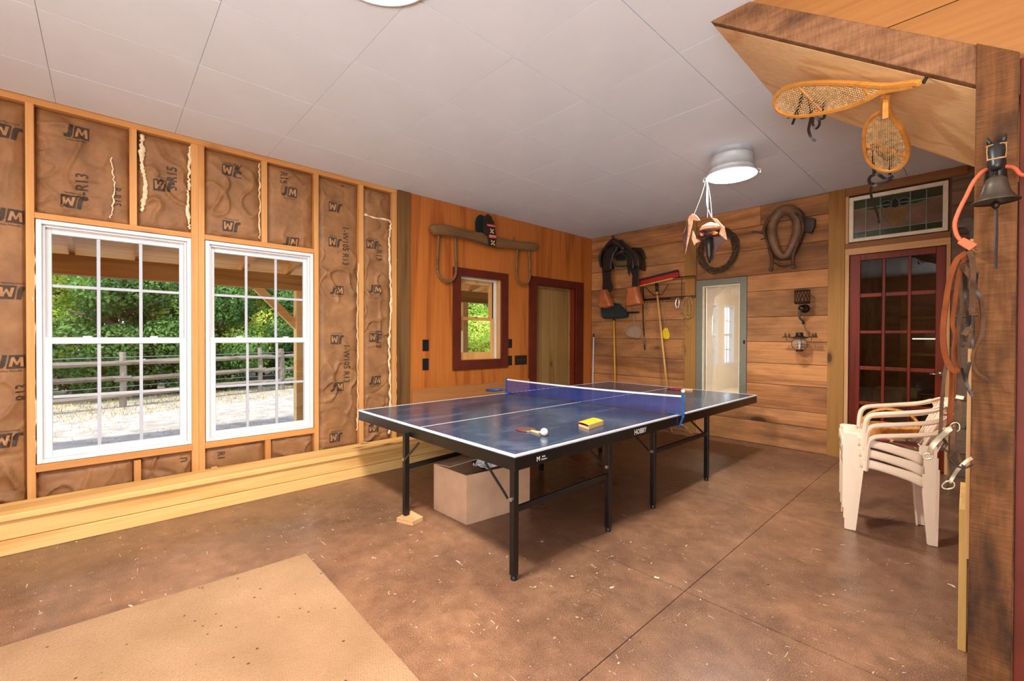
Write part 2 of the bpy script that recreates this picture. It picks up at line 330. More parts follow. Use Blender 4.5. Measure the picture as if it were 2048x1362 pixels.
# ------------------------------------------------------------------ mesh building
class MB:
    def __init__(s): s.v = []; s.f = []
    def add(s, vs, fs):
        n = len(s.v); s.v += [tuple(v) for v in vs]; s.f += [tuple(i+n for i in f) for f in fs]; return s
    def box(s, x0, x1, y0, y1, z0, z1):
        if x0 > x1: x0, x1 = x1, x0
        if y0 > y1: y0, y1 = y1, y0
        if z0 > z1: z0, z1 = z1, z0
        return s.add([(x, y, z) for z in (z0, z1) for y in (y0, y1) for x in (x0, x1)],
                     [(0, 2, 3, 1), (4, 5, 7, 6), (0, 1, 5, 4), (2, 6, 7, 3), (0, 4, 6, 2), (1, 3, 7, 5)])
    def bar(s, p, q, w, h, up=(0, 0, 1), w2=None, h2=None):
        p = Vector(p); q = Vector(q); d = (q-p).normalized(); up = Vector(up)
        if abs(d.dot(up)) > .98: up = Vector((1, 0, 0))
        a = d.cross(up).normalized(); b = a.cross(d)
        w2 = w if w2 is None else w2; h2 = h if h2 is None else h2
        vs = [c+a*(i*ww/2)+b*(j*hh/2) for c, ww, hh in ((p, w, h), (q, w2, h2)) for i, j in ((-1, -1), (1, -1), (1, 1), (-1, 1))]
        return s.add(vs, [(3, 2, 1, 0), (4, 5, 6, 7), (0, 1, 5, 4), (1, 2, 6, 5), (2, 3, 7, 6), (3, 0, 4, 7)])
    def tube(s, pts, r, n=8, closed=False, flat=1.0, nrm=None):
        pts = [Vector(p) for p in pts]; m = len(pts)
        rs = r if isinstance(r, (list, tuple)) else [r]*m
        base = len(s.v); prev = None; vs = []
        for i, p in enumerate(pts):
            a = pts[(i-1) % m] if (closed or i) else p; b = pts[(i+1) % m] if (closed or i < m-1) else p
            d = (b-a).normalized() if (b-a).length > 1e-9 else Vector((0, 0, 1))
            if nrm is not None: u = Vector(nrm); u = (u-d*u.dot(d))
            elif prev is None: u = d.cross(Vector((0, 0, 1)) if abs(d.z) < .9 else Vector((1, 0, 0)))
            else: u = prev-d*prev.dot(d)
            if u.length < 1e-6: u = d.orthogonal()
            u.normalize(); prev = u; w = d.cross(u)
            vs += [p+(u*math.cos(2*math.pi*k/n)*flat+w*math.sin(2*math.pi*k/n))*rs[i] for k in range(n)]
        fs = []
        for i in range(m if closed else m-1):
            j = (i+1) % m
            fs += [(i*n+k, i*n+(k+1) % n, j*n+(k+1) % n, j*n+k) for k in range(n)]
        if not closed: fs += [tuple(range(n-1, -1, -1)), tuple((m-1)*n+k for k in range(n))]
        return s.add(vs, fs)
    def strap(s, pts, w, t, face):
        """flat strap: its flat side faces 'face'"""
        pts = [Vector(p) for p in pts]; m = len(pts); ws = w if isinstance(w, (list, tuple)) else [w]*m; vs = []
        for i, p in enumerate(pts):
            d = (pts[min(i+1, m-1)]-pts[max(i-1, 0)]).normalized()
            f = Vector(face(i/(m-1))) if callable(face) else Vector(face)
            f = (f-d*f.dot(d)); f = f.normalized() if f.length > 1e-6 else d.orthogonal().normalized()
            a = d.cross(f)
            vs += [p+a*ws[i]/2+f*t/2, p-a*ws[i]/2+f*t/2, p-a*ws[i]/2-f*t/2, p+a*ws[i]/2-f*t/2]
        fs = [(i*4+k, i*4+(k+1) % 4, i*4+4+(k+1) % 4, i*4+4+k) for i in range(m-1) for k in range(4)]
        fs += [(3, 2, 1, 0), tuple((m-1)*4+k for k in range(4))]
        return s.add(vs, fs)
    def lathe(s, prof, c=(0, 0, 0), n=24, axis='z', cap=False, mat=None):
        vs = []
        for r, z in prof:
            for k in range(n):
                a = 2*math.pi*k/n; x, y = r*math.cos(a), r*math.sin(a)
                p = {'z': (x, y, z), 'x': (z, x, y), 'y': (x, z, y)}[axis]
                if mat: p = mat @ Vector(p)
                vs.append((p[0]+c[0], p[1]+c[1], p[2]+c[2]))
        fs = [(i*n+k, i*n+(k+1) % n, (i+1)*n+(k+1) % n, (i+1)*n+k) for i in range(len(prof)-1) for k in range(n)]
        if cap: fs += [tuple(range(n-1, -1, -1)), tuple((len(prof)-1)*n+k for k in range(n))]
        return s.add(vs, fs)
    def ball(s, c, r, n=12, m=8, sc=(1, 1, 1)):
        prof = [(r*math.sin(math.pi*i/m), -r*math.cos(math.pi*i/m)) for i in range(m+1)]
        prof[0] = (1e-5, -r); prof[-1] = (1e-5, r)
        return s.lathe(prof, c, n, mat=Matrix.Diagonal(sc))
    def prism(s, poly, fn, depth):
        """poly: 2D points, fn(u,v,w) -> 3D; extruded from w=0 to w=depth"""
        n = len(poly); vs = [fn(u, v, 0) for u, v in poly]+[fn(u, v, depth) for u, v in poly]
        return s.add(vs, [tuple(range(n-1, -1, -1)), tuple(range(n, 2*n))]+[(i, (i+1) % n, n+(i+1) % n, n+i) for i in range(n)])
    def grid(s, fn, nu, nv):
        vs = [fn(i/nu, j/nv) for j in range(nv+1) for i in range(nu+1)]
        return s.add(vs, [(j*(nu+1)+i, j*(nu+1)+i+1, (j+1)*(nu+1)+i+1, (j+1)*(nu+1)+i) for j in range(nv) for i in range(nu)])
    def build(s, name, mat, parent=None, smooth=False, bevel=0, sub=0, solid=0, fix=True):
        me = bpy.data.meshes.new(name); me.from_pydata(s.v, [], s.f)
        if fix:
            bm = bmesh.new(); bm.from_mesh(me); bmesh.ops.recalc_face_normals(bm, faces=bm.faces); bm.to_mesh(me); bm.free()
        me.materials.append(MT[mat] if isinstance(mat, str) else mat)
        if smooth: me.shade_smooth()
        o = bpy.data.objects.new(name, me); COL.objects.link(o)
        if solid: md = o.modifiers.new('solid', 'SOLIDIFY'); md.thickness = solid; md.offset = 0
        if sub: md = o.modifiers.new('sub', 'SUBSURF'); md.levels = sub; md.render_levels = sub
        if bevel: md = o.modifiers.new('bevel', 'BEVEL'); md.width = bevel; md.segments = 2; md.limit_method = 'ANGLE'
        if parent is not None: hang(o, parent)
        return o
def world_off(o):
    v = Vector((0, 0, 0))
    while o: v += o.location; o = o.parent
    return v
def hang(o, parent):
    o.parent = parent; o.location = -world_off(parent)
def tag(o, label=None, cat=None, group=None, kind=None):
    if label: o['label'] = label
    if cat: o['category'] = cat
    if group: o['group'] = group
    if kind: o['kind'] = kind
    return o
def thing(name, loc, label=None, cat=None, group=None, kind=None):
    o = bpy.data.objects.new(name, None); o.empty_display_size = .05; COL.objects.link(o); o.location = loc
    return tag(o, label, cat, group, kind)
def box(name, mat, parent, x0, x1, y0, y1, z0, z1, bevel=.002):
    return MB().box(x0, x1, y0, y1, z0, z1).build(name, mat, parent, bevel=bevel)
def smoothpath(pts, k=6, closed=False):
    pts = [Vector(p) for p in pts]; m = len(pts); out = []
    for i in range(m if closed else m-1):
        g = (lambda j: pts[j % m]) if closed else (lambda j: pts[max(0, min(m-1, j))])
        a, b, c, d = g(i-1), g(i), g(i+1), g(i+2)
        for q in range(k):
            t = q/k; out.append(.5*((2*b)+(-a+c)*t+(2*a-5*b+4*c-d)*t*t+(-a+3*b-3*c+d)*t**3))
    if not closed: out.append(pts[-1])
    return out
def text_mesh(txt, size, bold=0):
    cu = bpy.data.curves.new('t', 'FONT'); cu.body = txt; cu.size = size; cu.offset = bold; cu.align_x = 'CENTER'; cu.align_y = 'CENTER'; cu.resolution_u = 2
    o = bpy.data.objects.new('t', cu); COL.objects.link(o)
    me = bpy.data.meshes.new_from_object(o); vs = [tuple(v.co) for v in me.vertices]; fs = [tuple(p.vertices) for p in me.polygons]
    bpy.data.objects.remove(o); bpy.data.curves.remove(cu); bpy.data.meshes.remove(me)
    return vs, fs
# ================================================================== SETTING
YF, YB, XR = -3.0, WB, 2.6     # room extents
# ---- floor
fl = thing('floor', (0, 0, 0), 'stained brown concrete floor with saw-cut joints and pale drips', kind='structure')
MB().box(WL-.1, XR, YF, YB+.1, -.2, -.012).build('floor_base', 'joint', fl)
xs = [WL-.1, -.9496, XR]; ys = [YF, 2.0066, 3.375, YB+.1]
for i in range(2):
    for j in range(3):
        box('floor_slab', 'floor', fl, xs[i]+(.002 if i else 0), xs[i+1]-(.002 if not i else 0), ys[j]+(.0022 if j else 0), ys[j+1]-(.0022 if j < 2 else 0), -.012, 0, 0)
# ---- ceiling of square tiles
ce = thing('ceiling', (0, 0, ZC), 'white ceiling of square tiles on a thin grid', kind='structure')
cu = MB(); HX, HY0, HY1 = -.89, 2.10, 3.03     # stair opening starts at x=HX
cu.box(WL-.2, XR+.1, YF-.1, YB+.1, ZC+.012, ZC+.25)
cu.build('ceiling_board', 'ceilgap', ce)
CX = [WL]+[-3.556+.6148*k for k in range(12) if -3.556+.6148*k < XR]+[XR]
CY = sorted([-.22+.6064*k for k in range(-5, 10) if -.22+.6064*k > YF]+[YF, YB])
shared = {}
for i in range(len(CX)-1):
    for j in range(len(CY)-1):
        x0, x1, y0, y1 = CX[i]+.0024, CX[i+1]-.0024, CY[j]+.001, CY[j+1]-.001
        if x1-x0 < .02 or y1-y0 < .02: continue
        key = (round(x1-x0, 3), round(y1-y0, 3))
        if key not in shared:
            m = MB().box(0, x1-x0, 0, y1-y0, 0, .012); o = m.build('ceiling_tile', 'ceil', ce); shared[key] = o.data
        else:
            o = bpy.data.objects.new('ceiling_tile', shared[key]); COL.objects.link(o); o.parent = ce
        o.location = (x0, y0, random.uniform(0, .0008))
# ---- left wall: studs, kraft-faced insulation, plywood
lw = thing('wall_left', (WL, 0, 0), 'left wall of bare studs and kraft insulation running into stained plywood', kind='structure')
OUT = WL-.15
def sheath(y0, y1, z0, z1): box('sheathing', 'plydark', lw, OUT-.05, OUT, y0, y1, z0, z1, 0)
W1 = (-.311, .482, .386, 1.93); W2 = (.570, 1.362, .386, 1.93); W3 = (2.966, 3.587, .93, 1.894); D1 = (4.205, 5.03, 0, 1.90)
for y0, y1, z0, z1 in ((YF, W1[0], 0, ZC), (W1[1], W2[0], 0, ZC), (W2[1], W3[0], 0, ZC), (W3[1], D1[0], 0, ZC), (D1[1], YB, 0, ZC)): sheath(y0, y1, z0, z1)
for a in (W1, W2, W3): sheath(a[0], a[1], 0, a[2]); sheath(a[0], a[1], a[3], ZC)
sheath(D1[0], D1[1], D1[3], ZC)
SX0, SX1 = WL-.09, WL
def stud(y0, y1, z0, z1, dx=0): box('stud', 'stud', lw, SX0, SX1+dx, y0, y1, z0, z1, .002)
box('top_plate', 'stud_y', lw, SX0, SX1, YF, 2.177, 2.645, ZC)
stud(-.353, -.316, .1, 2.645, .004)
for y in (-.75, -1.16, -1.57, -1.98, -2.4, -2.8): stud(y, y+.038, .1, 2.645)
stud(.134, .174, 1.972, 2.645)
stud(.483, .5265, .1, 2.645, -.003); stud(.5268, .566, .1, 2.645)
stud(.954, .996, 1.975, 2.645)
stud(1.369, 1.410, .1, 2.645)
stud(1.782, 1.826, .1, 2.645, .003)
stud(2.128, 2.176, .1, 2.645)
stud(.152, .190, .1, .32); stud(.978, 1.021, .1, .34)
for y0, y1, z0, z1 in ((-.316, .485, 1.935, 1.972), (.566, 1.369, 1.935, 1.975)): box('header', 'stud_y', lw, SX0, SX1+.002, y0, y1, z0, z1)
for y0, y1 in ((-.316, .488), (.566, 1.369)): box('window_sill', 'stud_y', lw, SX0, SX1+.004, y0, y1, .336, .383)
# batts
KX = WL-.020
def bh(y, z, y0, y1, z0, z1, seed):
    e = min((y-y0)/.05, (y1-y)/.05, (z-z0)/.05, (z1-z)/.05, 1); e = max(e, 0)**.6
    p = Vector((y*3.1, z*2.2, seed*7.3)); a = noise.noise(p)*.018
    q = noise.noise(Vector((y*7+seed, z*5.5, seed))); ridge = (1-min(1, abs(q)*5))**2*.026*max(0, noise.noise(Vector((y*2, z*2, seed+40)))+.25)*2
    q2 = noise.noise(Vector((y*4+z*3, z*9-y*2, seed+9))); ridge2 = (1-min(1, abs(q2)*6))**2*.020*max(0, noise.noise(Vector((y*1.5, z*1.1, seed+80)))+.15)*2
    return KX-.03+e*.03+(a+ridge-ridge2*.8)*(.35+.65*e)
LOGO = []
def batt(y0, y1, z0, z1, seed, logos=(), texts=()):
    nu = max(10, int((y1-y0)/.011)); nv = max(10, int((z1-z0)/.012))
    b = MB().grid(lambda u, v: (bh(y0+u*(y1-y0), z0+v*(z1-z0), y0, y1, z0, z1, seed), y0+u*(y1-y0), z0+v*(z1-z0)), nu, nv).build('insulation_batt', 'kraft', lw, smooth=True, fix=False)
    def put(vs, fs, c, ang, off, name, mat):
        ca, sa = math.cos(ang), math.sin(ang)
        me = bpy.data.meshes.new(name); me.from_pydata([(v[0]*ca-v[1]*sa, v[0]*sa+v[1]*ca, 0) for v in vs], [], fs)
        bm = bmesh.new(); bm.from_mesh(me); bmesh.ops.remove_doubles(bm, verts=bm.verts, dist=1e-5)
        for ax in (0, 1):
            lo = min(v.co[ax] for v in bm.verts); hi = max(v.co[ax] for v in bm.verts); k = lo+.012
            while k < hi:
                co = [0, 0, 0]; co[ax] = k; no = [0, 0, 0]; no[ax] = 1
                bmesh.ops.bisect_plane(bm, geom=bm.verts[:]+bm.edges[:]+bm.faces[:], plane_co=co, plane_no=no); k += .012
        kill = []
        for v in bm.verts:
            y, z = c[0]+v.co.x, c[1]+v.co.y
            if not (y0+.006 < y < y1-.006 and z0+.006 < z < z1-.006): kill.append(v)
            v.co = (bh(y, z, y0, y1, z0, z1, seed)+off, y, z)
        bmesh.ops.delete(bm, geom=kill, context='VERTS')
        bm.to_mesh(me); bm.free(); me.materials.append(MT[mat]); o = bpy.data.objects.new(name, me); COL.objects.link(o); hang(o, b); return o
    for (y, z), rot in logos:
        a = math.pi if rot else 0; W, H = .118, .084
        rv = [(-.017, -H/2), (W/2, -H/2), (W/2, H/2), (-.006, H/2)]
        put(rv, [(0, 1, 2, 3)], (y, z), a, .0040, 'printed_mark', 'print')
        put([(-.034, .042), (-.014, .042), (-.022, -.022), (-.032, -.038), (-.060, -.040), (-.062, -.020), (-.046, -.020), (-.042, -.010)], [(0, 1, 2, 3, 6, 7), (3, 4, 5, 6)], (y, z), a, .0040, 'printed_mark', 'print')
        put([(-.008, -.030), (.004, .028), (.016, .028), (.026, -.002), (.038, .028), (.050, .028), (.052, -.030), (.040, -.030), (.038, .004), (.028, -.020), (.022, -.020), (.012, .004), (.006, -.030)], [(0, 1, 2, 11, 12), (2, 3, 10, 11), (3, 9, 10), (3, 8, 9), (3, 4, 8), (4, 5, 8), (5, 6, 7, 8)], (y, z), a, .0058, 'printed_mark', 'kraftprint')
        vs, fs = text_mesh('Johns Manville', .0165); vs = [(v[0], v[1]-.056, 0) for v in vs]; put(vs, fs, (y, z), a, .0040, 'printed_mark', 'print')
    for (y, z), txt, sz, ang in texts:
        vs, fs = text_mesh(txt, sz, .0006); vs = [(v[0]*.85, v[1], 0) for v in vs]
        put(vs, fs, (y, z), R(ang), .0050, 'printed_mark', 'print')
L_ = lambda *a: a
batt(-.745, -.353, .14, 2.64, 1, [(t[1:], r) for t, r in [((-4.054,-0.427,2.441),1),((-4.054,-0.421,1.933),0),((-4.054,-0.411,1.464),1),((-4.054,-0.419,1.036),0),((-4.054,-0.431,0.556),1)]], [((-0.37,0.845), 'R13', .075, 90)])
batt(-.316, .134, 1.972, 2.642, 2, [(t[1:], r) for t, r in [((-4.054,-0.127,2.535),0),((-4.054,-0.142,2.077),1)]], [((-0.1,2.185), '3-R13', .088, 90), ((0.067,2.156), 'R-R15', .06, -90)])
batt(.176, .486, 1.972, 2.642, 3, [(t[1:], r) for t, r in [((-4.054,0.323,2.289),1)]], [((0.372,2.355), '3-R15', .085, 90)])
batt(.566, .954, 1.975, 2.642, 4, [(t[1:], r) for t, r in [((-4.054,0.739,2.505),1),((-4.054,0.745,2.069),1)]], [((0.783,2.509), '3-R1', .075, -90)])
batt(.998, 1.369, 1.975, 2.642, 5, [(t[1:], r) for t, r in [((-4.054,1.171,2.439),0),((-4.054,1.187,2.013),0)]], [((1.12,2.545), 'R15', .075, -90)])
batt(1.412, 1.782, .14, 2.642, 6, [(t[1:], r) for t, r in [((-4.054,1.563,2.386),1),((-4.054,1.563,2.065),1),((-4.054,1.581,1.626),0),((-4.054,1.581,1.17),1),((-4.054,1.581,0.731),0),((-4.054,1.568,0.266),1)]], [((1.656,2.047), '1-W105 R13', .082, -90), ((1.666,0.945), '1-W105 R13', .082, -90), ((1.628,2.598), '4', .05, -90)])
batt(1.828, 2.128, .14, 2.642, 7, [(t[1:], r) for t, r in [((-4.054,1.927,2.1),1),((-4.054,1.948,1.664),0),((-4.054,1.953,1.189),1),((-4.054,1.954,0.767),0),((-4.054,1.944,0.301),1)]], [((1.989,2.031), '6-R13', .085, -90), ((1.985,1.174), '6-R13', .085, -90)])
batt(-.316, .152, .12, .334, 8); batt(.192, .486, .12, .334, 9, (), [((.44, .27), 'U', .06, 90)])
batt(.566, .978, .12, .334, 10, (), [((.67, .26), 'R1', .07, -90)]); batt(1.022, 1.369, .12, .334, 11)
for k, y in enumerate((-1.155, -1.565, -1.975, -2.395)): batt(y, y+.39, .14, 2.64, 20+k)
# fluff showing along the edges of the batts
def fluff(pts, w, seed):
    pts = smoothpath(pts, 14); rnd = random.Random(seed)
    pts = [p+Vector((rnd.uniform(-.003, .006), rnd.uniform(-.006, .006), 0)) for p in pts]
    MB().tube(pts, [w*(.35+1.1*abs(noise.noise(p*9+Vector((seed, 0, 0))))+rnd.uniform(0, .35)) for p in pts], 7, flat=.55, nrm=(1, 0, 0)).build('insulation_fluff', 'foam', lw, smooth=True)
FX = WL-.012
fluff([(FX, .205, 2.62), (FX, .203, 2.42), (FX, .220, 2.25), (FX, .200, 2.08)], .016, 1)
fluff([(FX, .478, 2.62), (FX, .472, 2.4), (FX, .462, 2.2), (FX, .474, 2.0)], .012, 2)
fluff([(FX, .940, 2.62), (FX, .942, 2.3), (FX, .938, 2.0)], .007, 3)
fluff([(FX, 1.845, 2.375), (FX, 1.95, 2.36), (FX, 2.06, 2.365), (FX+.004, 2.112, 2.33), (FX, 2.10, 2.1), (FX, 2.118, 1.6), (FX, 2.10, 1.1), (FX, 2.112, .6), (FX, 2.10, .22)], .013, 4)
fluff([(FX, 1.775, 1.9), (FX, 1.77, 1.2), (FX, 1.776, .7), (FX, 1.765, .3)], .006, 5)
fluff([(FX+.006, 2.186, 2.0), (FX+.008, 2.19, 1.4), (FX+.004, 2.184, .8), (FX+.004, 2.186, .3)], .008, 6)
fluff([(FX+.008, -.318, 1.93), (FX+.008, -.320, 1.2), (FX+.008, -.318, .45)], .006, 7)
fluff([(FX, .04, 2.42), (FX, .055, 2.2), (FX, .035, 2.0)], .006, 8)
# dark post and plywood
box('wall_post', 'postd', lw, WL-.15, WL+.018, 2.179, 2.319, 0, ZC, .003)
def ply(y0, y1, z0, z1): box('plywood_panel', 'ply', lw, WL-.012, WL, y0, y1, z0, z1, .0008)
ply(2.319, W3[0], 0, ZC); ply(W3[0], W3[1], W3[3], ZC); ply(W3[0], W3[1], 0, W3[2]); ply(W3[1], 3.62, 0, ZC); ply(3.62, D1[0], 0, ZC); ply(D1[0], D1[1], D1[3], ZC); ply(D1[1], YB, 0, ZC)
box('cavity_fill', 'plydark', lw, OUT, WL-.012, 2.319, W3[0]-.02, 0, ZC, 0); box('cavity_fill', 'plydark', lw, OUT, WL-.012, W3[1]+.02, D1[0]-.02, 0, ZC, 0)
box('cavity_fill', 'plydark', lw, OUT, WL-.012, D1[1]+.02, YB, 0, ZC, 0); box('cavity_fill', 'plydark', lw, OUT, WL-.012, W3[0]-.02, W3[1]+.02, W3[3]+.02, ZC, 0); box('cavity_fill', 'plydark', lw, OUT, WL-.012, W3[0]-.02, W3[1]+.02, 0, W3[2]-.02, 0)
bb = box('baseboard_left', 'basebd', None, WL, WL+.022, 2.345, 4.085, .50, .648, .003); tag(bb, 'brown board along the foot of the plywood', kind='structure')
bb = box('baseboard_left', 'basebd', None, WL, WL+.018, 2.345, 4.085, .33, .497, .003); tag(bb, 'brown lower board along the foot of the plywood', kind='structure')

# ---- white double-hung windows
def dh_window(name, y0, y1, z0, z1, label):
    wd = thing(name, (WL, y0, z0), label, kind='structure')
    ym = (y0+y1)/2; t = .028
    def ring(nm, mat, a0, a1, b0, b1, w, x0, x1, bev=.003, par=wd, wb=None, wt=None):
        wb = wb or w; wt = wt or w
        m = MB().box(x0, x1, a0, a0+w, b0, b1).box(x0, x1, a1-w, a1, b0, b1).box(x0, x1, a0+w, a1-w, b0, b0+wb).box(x0, x1, a0+w, a1-w, b1-wt, b1)
        return m.build(nm, mat, par, bevel=bev)
    ring('window_frame', 'white', y0, y1, z0, z1, .026, WL-.16, WL+.006)
    ring('jamb_liner', 'white', y0+.026, y1-.026, z0+.026, z1-.026, .014, WL-.15, WL-.02)
    zm = 1.165
    a0, a1 = y0+.036, y1-.036
    up = ring('upper_sash', 'white', a0, a1, zm-.022, z1-.034, .030, WL-.085, WL-.055, wb=.044, wt=.040)
    lo = ring('lower_sash', 'white', a0-.002, a1+.002, z0+.03, zm+.022, .034, WL-.05, WL-.018, wb=.042, wt=.042)
    for sash, xx, b0, b1, w in ((up, WL-.070, zm+.022, z1-.074, .030), (lo, WL-.034, z0+.072, zm-.020, .034)):
        g0, g1 = a0+w, a1-w
        MB().box(xx-.002, xx+.002, g0, g1, b0, b1).build('pane', 'glass', sash)
        m = MB()
        for k in (1, 2): y = g0+(g1-g0)*k/3; m.box(xx-.006, xx+.006, y-.0095, y+.0095, b0, b1)
        zc = (b0+b1)/2; m.box(xx-.0055, xx+.0055, g0, g1, zc-.0095, zc+.0095)
        m.build('muntin_grid', 'muntin', sash, bevel=.002)
    for y in (a0+(a1-a0)*.27, a0+(a1-a0)*.75):
        MB().box(WL-.05, WL-.025, y-.022, y+.022, zm+.022, zm+.032).build('sash_lock', 'white', lo, bevel=.003)
dh_window('window_1', *W1, 'large white window at the far left, six panes over six')
dh_window('window_2', *W2, 'large white window beside the insulation bays, nearer the post')
# ---- small red-cased window 3
w3 = thing('window_3', (WL, 3.27, W3[2]), 'small double-hung window with wide oxblood casing', kind='structure')
y0, y1, z0, z1 = W3; cw = .105; zb = .82
box('casing', 'red', w3, WL, WL+.022, y0-cw, y0, zb, z1+cw*.85); box('casing', 'red', w3, WL, WL+.022, y1, y1+cw, zb, z1+cw*.85)
box('casing', 'red', w3, WL, WL+.0215, y0, y1, z1, z1+cw*.85); box('casing', 'red', w3, WL, WL+.0215, y0, y1, zb, z0)
m = MB(); xx0, xx1 = WL-.19, WL+.001
m.box(xx0, xx1, y0-.012, y0, z0-.012, z1+.012).box(xx0, xx1, y1, y1+.012, z0-.012, z1+.012).box(xx0, xx1, y0, y1, z1, z1+.012).box(xx0, xx1, y0, y1, z0-.012, z0)
m.build('jamb', 'trimw', w3)
def ring2(nm, mat, par, x0, x1, a0, a1, b0, b1, w, wb, wt, bev=.002):
    return MB().box(x0, x1, a0, a0+w, b0, b1).box(x0, x1, a1-w, a1, b0, b1).box(x0, x1, a0+w, a1-w, b0, b0+wb).box(x0, x1, a0+w, a1-w, b1-wt, b1).build(nm, mat, par, bevel=bev)
MB().box(WL-.12, WL-.085, y0, y0+.022, z0, z1).box(WL-.12, WL-.085, y1-.022, y1, z0, z1).box(WL-.12, WL-.085, y0+.022, y1-.022, z1-.02, z1).build('parting_stop', 'white', w3, bevel=.002)
us = ring2('upper_sash', 'basebd', w3, WL-.16, WL-.13, y0+.01, y1-.03, 1.405, z1-.02, .042, .03, .045); us.data.materials[0] = MT['handle']
MB().box(WL-.147, WL-.143, y0+.052, y1-.072, 1.435, z1-.065).build('pane', 'glass', us)
ls = ring2('lower_sash', 'handle', w3, WL-.125, WL-.095, y0+.01, y1-.03, z0, 1.425, .042, .085, .03)
MB().box(WL-.112, WL-.108, y0+.052, y1-.072, z0+.085, 1.395).build('pane', 'glass', ls)
MB().box(WL-.098, WL-.085, 3.24, 3.29, 1.425, 1.437).build('sash_lock', 'steel', ls, bevel=.002)
# ---- plank door
d1 = thing('door_1', (WL, D1[0], 0), 'plank door set deep in an oxblood casing', kind='structure')
y0, y1, z0, z1 = D1
box('casing', 'red', d1, WL, WL+.024, y0-.135, y0, 0, z1+.10); box('casing', 'red', d1, WL, WL+.024, y1+.01, y1+.17, 0, z1+.10); box('casing', 'red', d1, WL, WL+.0235, y0, y1+.01, z1+.005, z1+.10)
MB().box(WL-.19, WL+.001, y0-.014, y0, 0, z1+.014).box(WL-.19, WL+.001, y1, y1+.01, 0, z1+.014).box(WL-.19, WL+.001, y0, y1, z1, z1+.014).build('jamb', 'reddoor', d1)
MB().box(WL-.115, WL-.09, y1-.025, y1, 0, z1).box(WL-.115, WL-.09, y0, y0+.02, 0, z1).box(WL-.115, WL-.09, y0+.02, y1-.025, z1-.03, z1).build('door_stop', 'doorplank', d1, bevel=.002)
leaf = MB().box(WL-.165, WL-.142, y0+.012, y1-.012, .01, z1-.012).build('door_leaf', 'darkleather', d1)
pl_ = [4.217, 4.300, 4.453, 4.631, 4.798, 5.018]
for a, b in zip(pl_, pl_[1:]): MB().box(WL-.142, WL-.12, a+.006, b-.006, .012, z1-.012).build('plank', 'doorplank', leaf, bevel=.004)

# ---- back wall of barn planks
bw = thing('wall_back', (-1.8, WB, 0), 'back wall of broad barn planks between square posts', kind='structure')
PXL, PXR, QXL, QXR = -2.585, -2.443, -1.079, -.943
WX0, WX1, WZ0, WZ1 = -2.438, -1.852, .434, 1.905
def backing(x0, x1, z0, z1): box('backing_board', 'postd', bw, x0, x1, WB+.022, WB+.10, z0, z1, 0)
backing(WL-.2, WX0+.04, 0, ZC); backing(WX0+.04, WX1-.04, 0, WZ0+.04); backing(WX0+.04, WX1-.04, WZ1-.04, ZC); backing(WX1-.04, QXR+.02, 0, ZC); backing(-.21, XR, 0, ZC)
def plank(x0, x1, z0, z1, mat='plank', d=0):
    d = random.uniform(0, .004)
    box('plank', mat, bw, x0+.001, x1-.001, WB+d, WB+.022, z0+.0025, z1-.0025, .002)
zl = [0, .150, .402, .655, .918, 1.178, 1.430, 1.668, 1.900, 2.165, 2.433, ZC]
for a, b in zip(zl, zl[1:]):
    if abs(a-1.43) < .01: plank(WL, -3.35, a, b); plank(-3.35, PXL, a, b)
    elif abs(a-.918) < .01: plank(WL, -2.62, a, b); plank(-2.62, PXL, a, b)
    else: plank(WL, PXL, a, b)
zr = [0, .255, .419, .685, .917, 1.157, 1.433, 1.725, 1.912, 2.198, 2.473, ZC]
for a, b in zip(zr, zr[1:]):
    if b <= WZ0+.01 or a >= WZ1: 
        if a > 2.4: plank(PXR, -1.72, a, b); plank(-1.72, QXL, a, b)
        else: plank(PXR, QXL, a, b)
    elif a < WZ0: plank(PXR, WX0, a, WZ0); plank(WX1, QXL, a, b)
    else: plank(WX1, QXL, a, b)
box('wall_post', 'postg', bw, PXL, PXR, WB-.014, WB+.022, 0, ZC, .003)
box('wall_post', 'postg', bw, QXL, QXR, WB-.022, WB+.022, 0, ZC, .003)
box('header_beam', 'beam', bw, -.943, -.10, WB-.014, WB+.03, 2.605, ZC, .003)
box('header_beam', 'beam', bw, -.943, -.196, WB-.012, WB+.03, 2.083, 2.137, .003)
box('door_trim', 'trimx', bw, -.943, -.196, WB-.010, WB+.03, 2.022, 2.083, .002)
box('door_trim', 'trimw', bw, -.943, -.910, WB-.010, WB+.06, 0, 2.022, .002)
box('door_trim', 'trimw', bw, -.222, -.196, WB-.010, WB+.06, 0, 2.022, .002)
box('door_trim', 'trimw', bw, -.943, -.918, WB-.006, WB+.06, 2.137, 2.605, .002); 
for a, b in zip([0, .2, .42, .66, .9, 1.13, 1.38, 1.62, 1.86, 2.1, 2.36], [.2, .42, .66, .9, 1.13, 1.38, 1.62, 1.86, 2.1, 2.36, ZC]): plank(-.195, XR, a, b, 'greyplank')
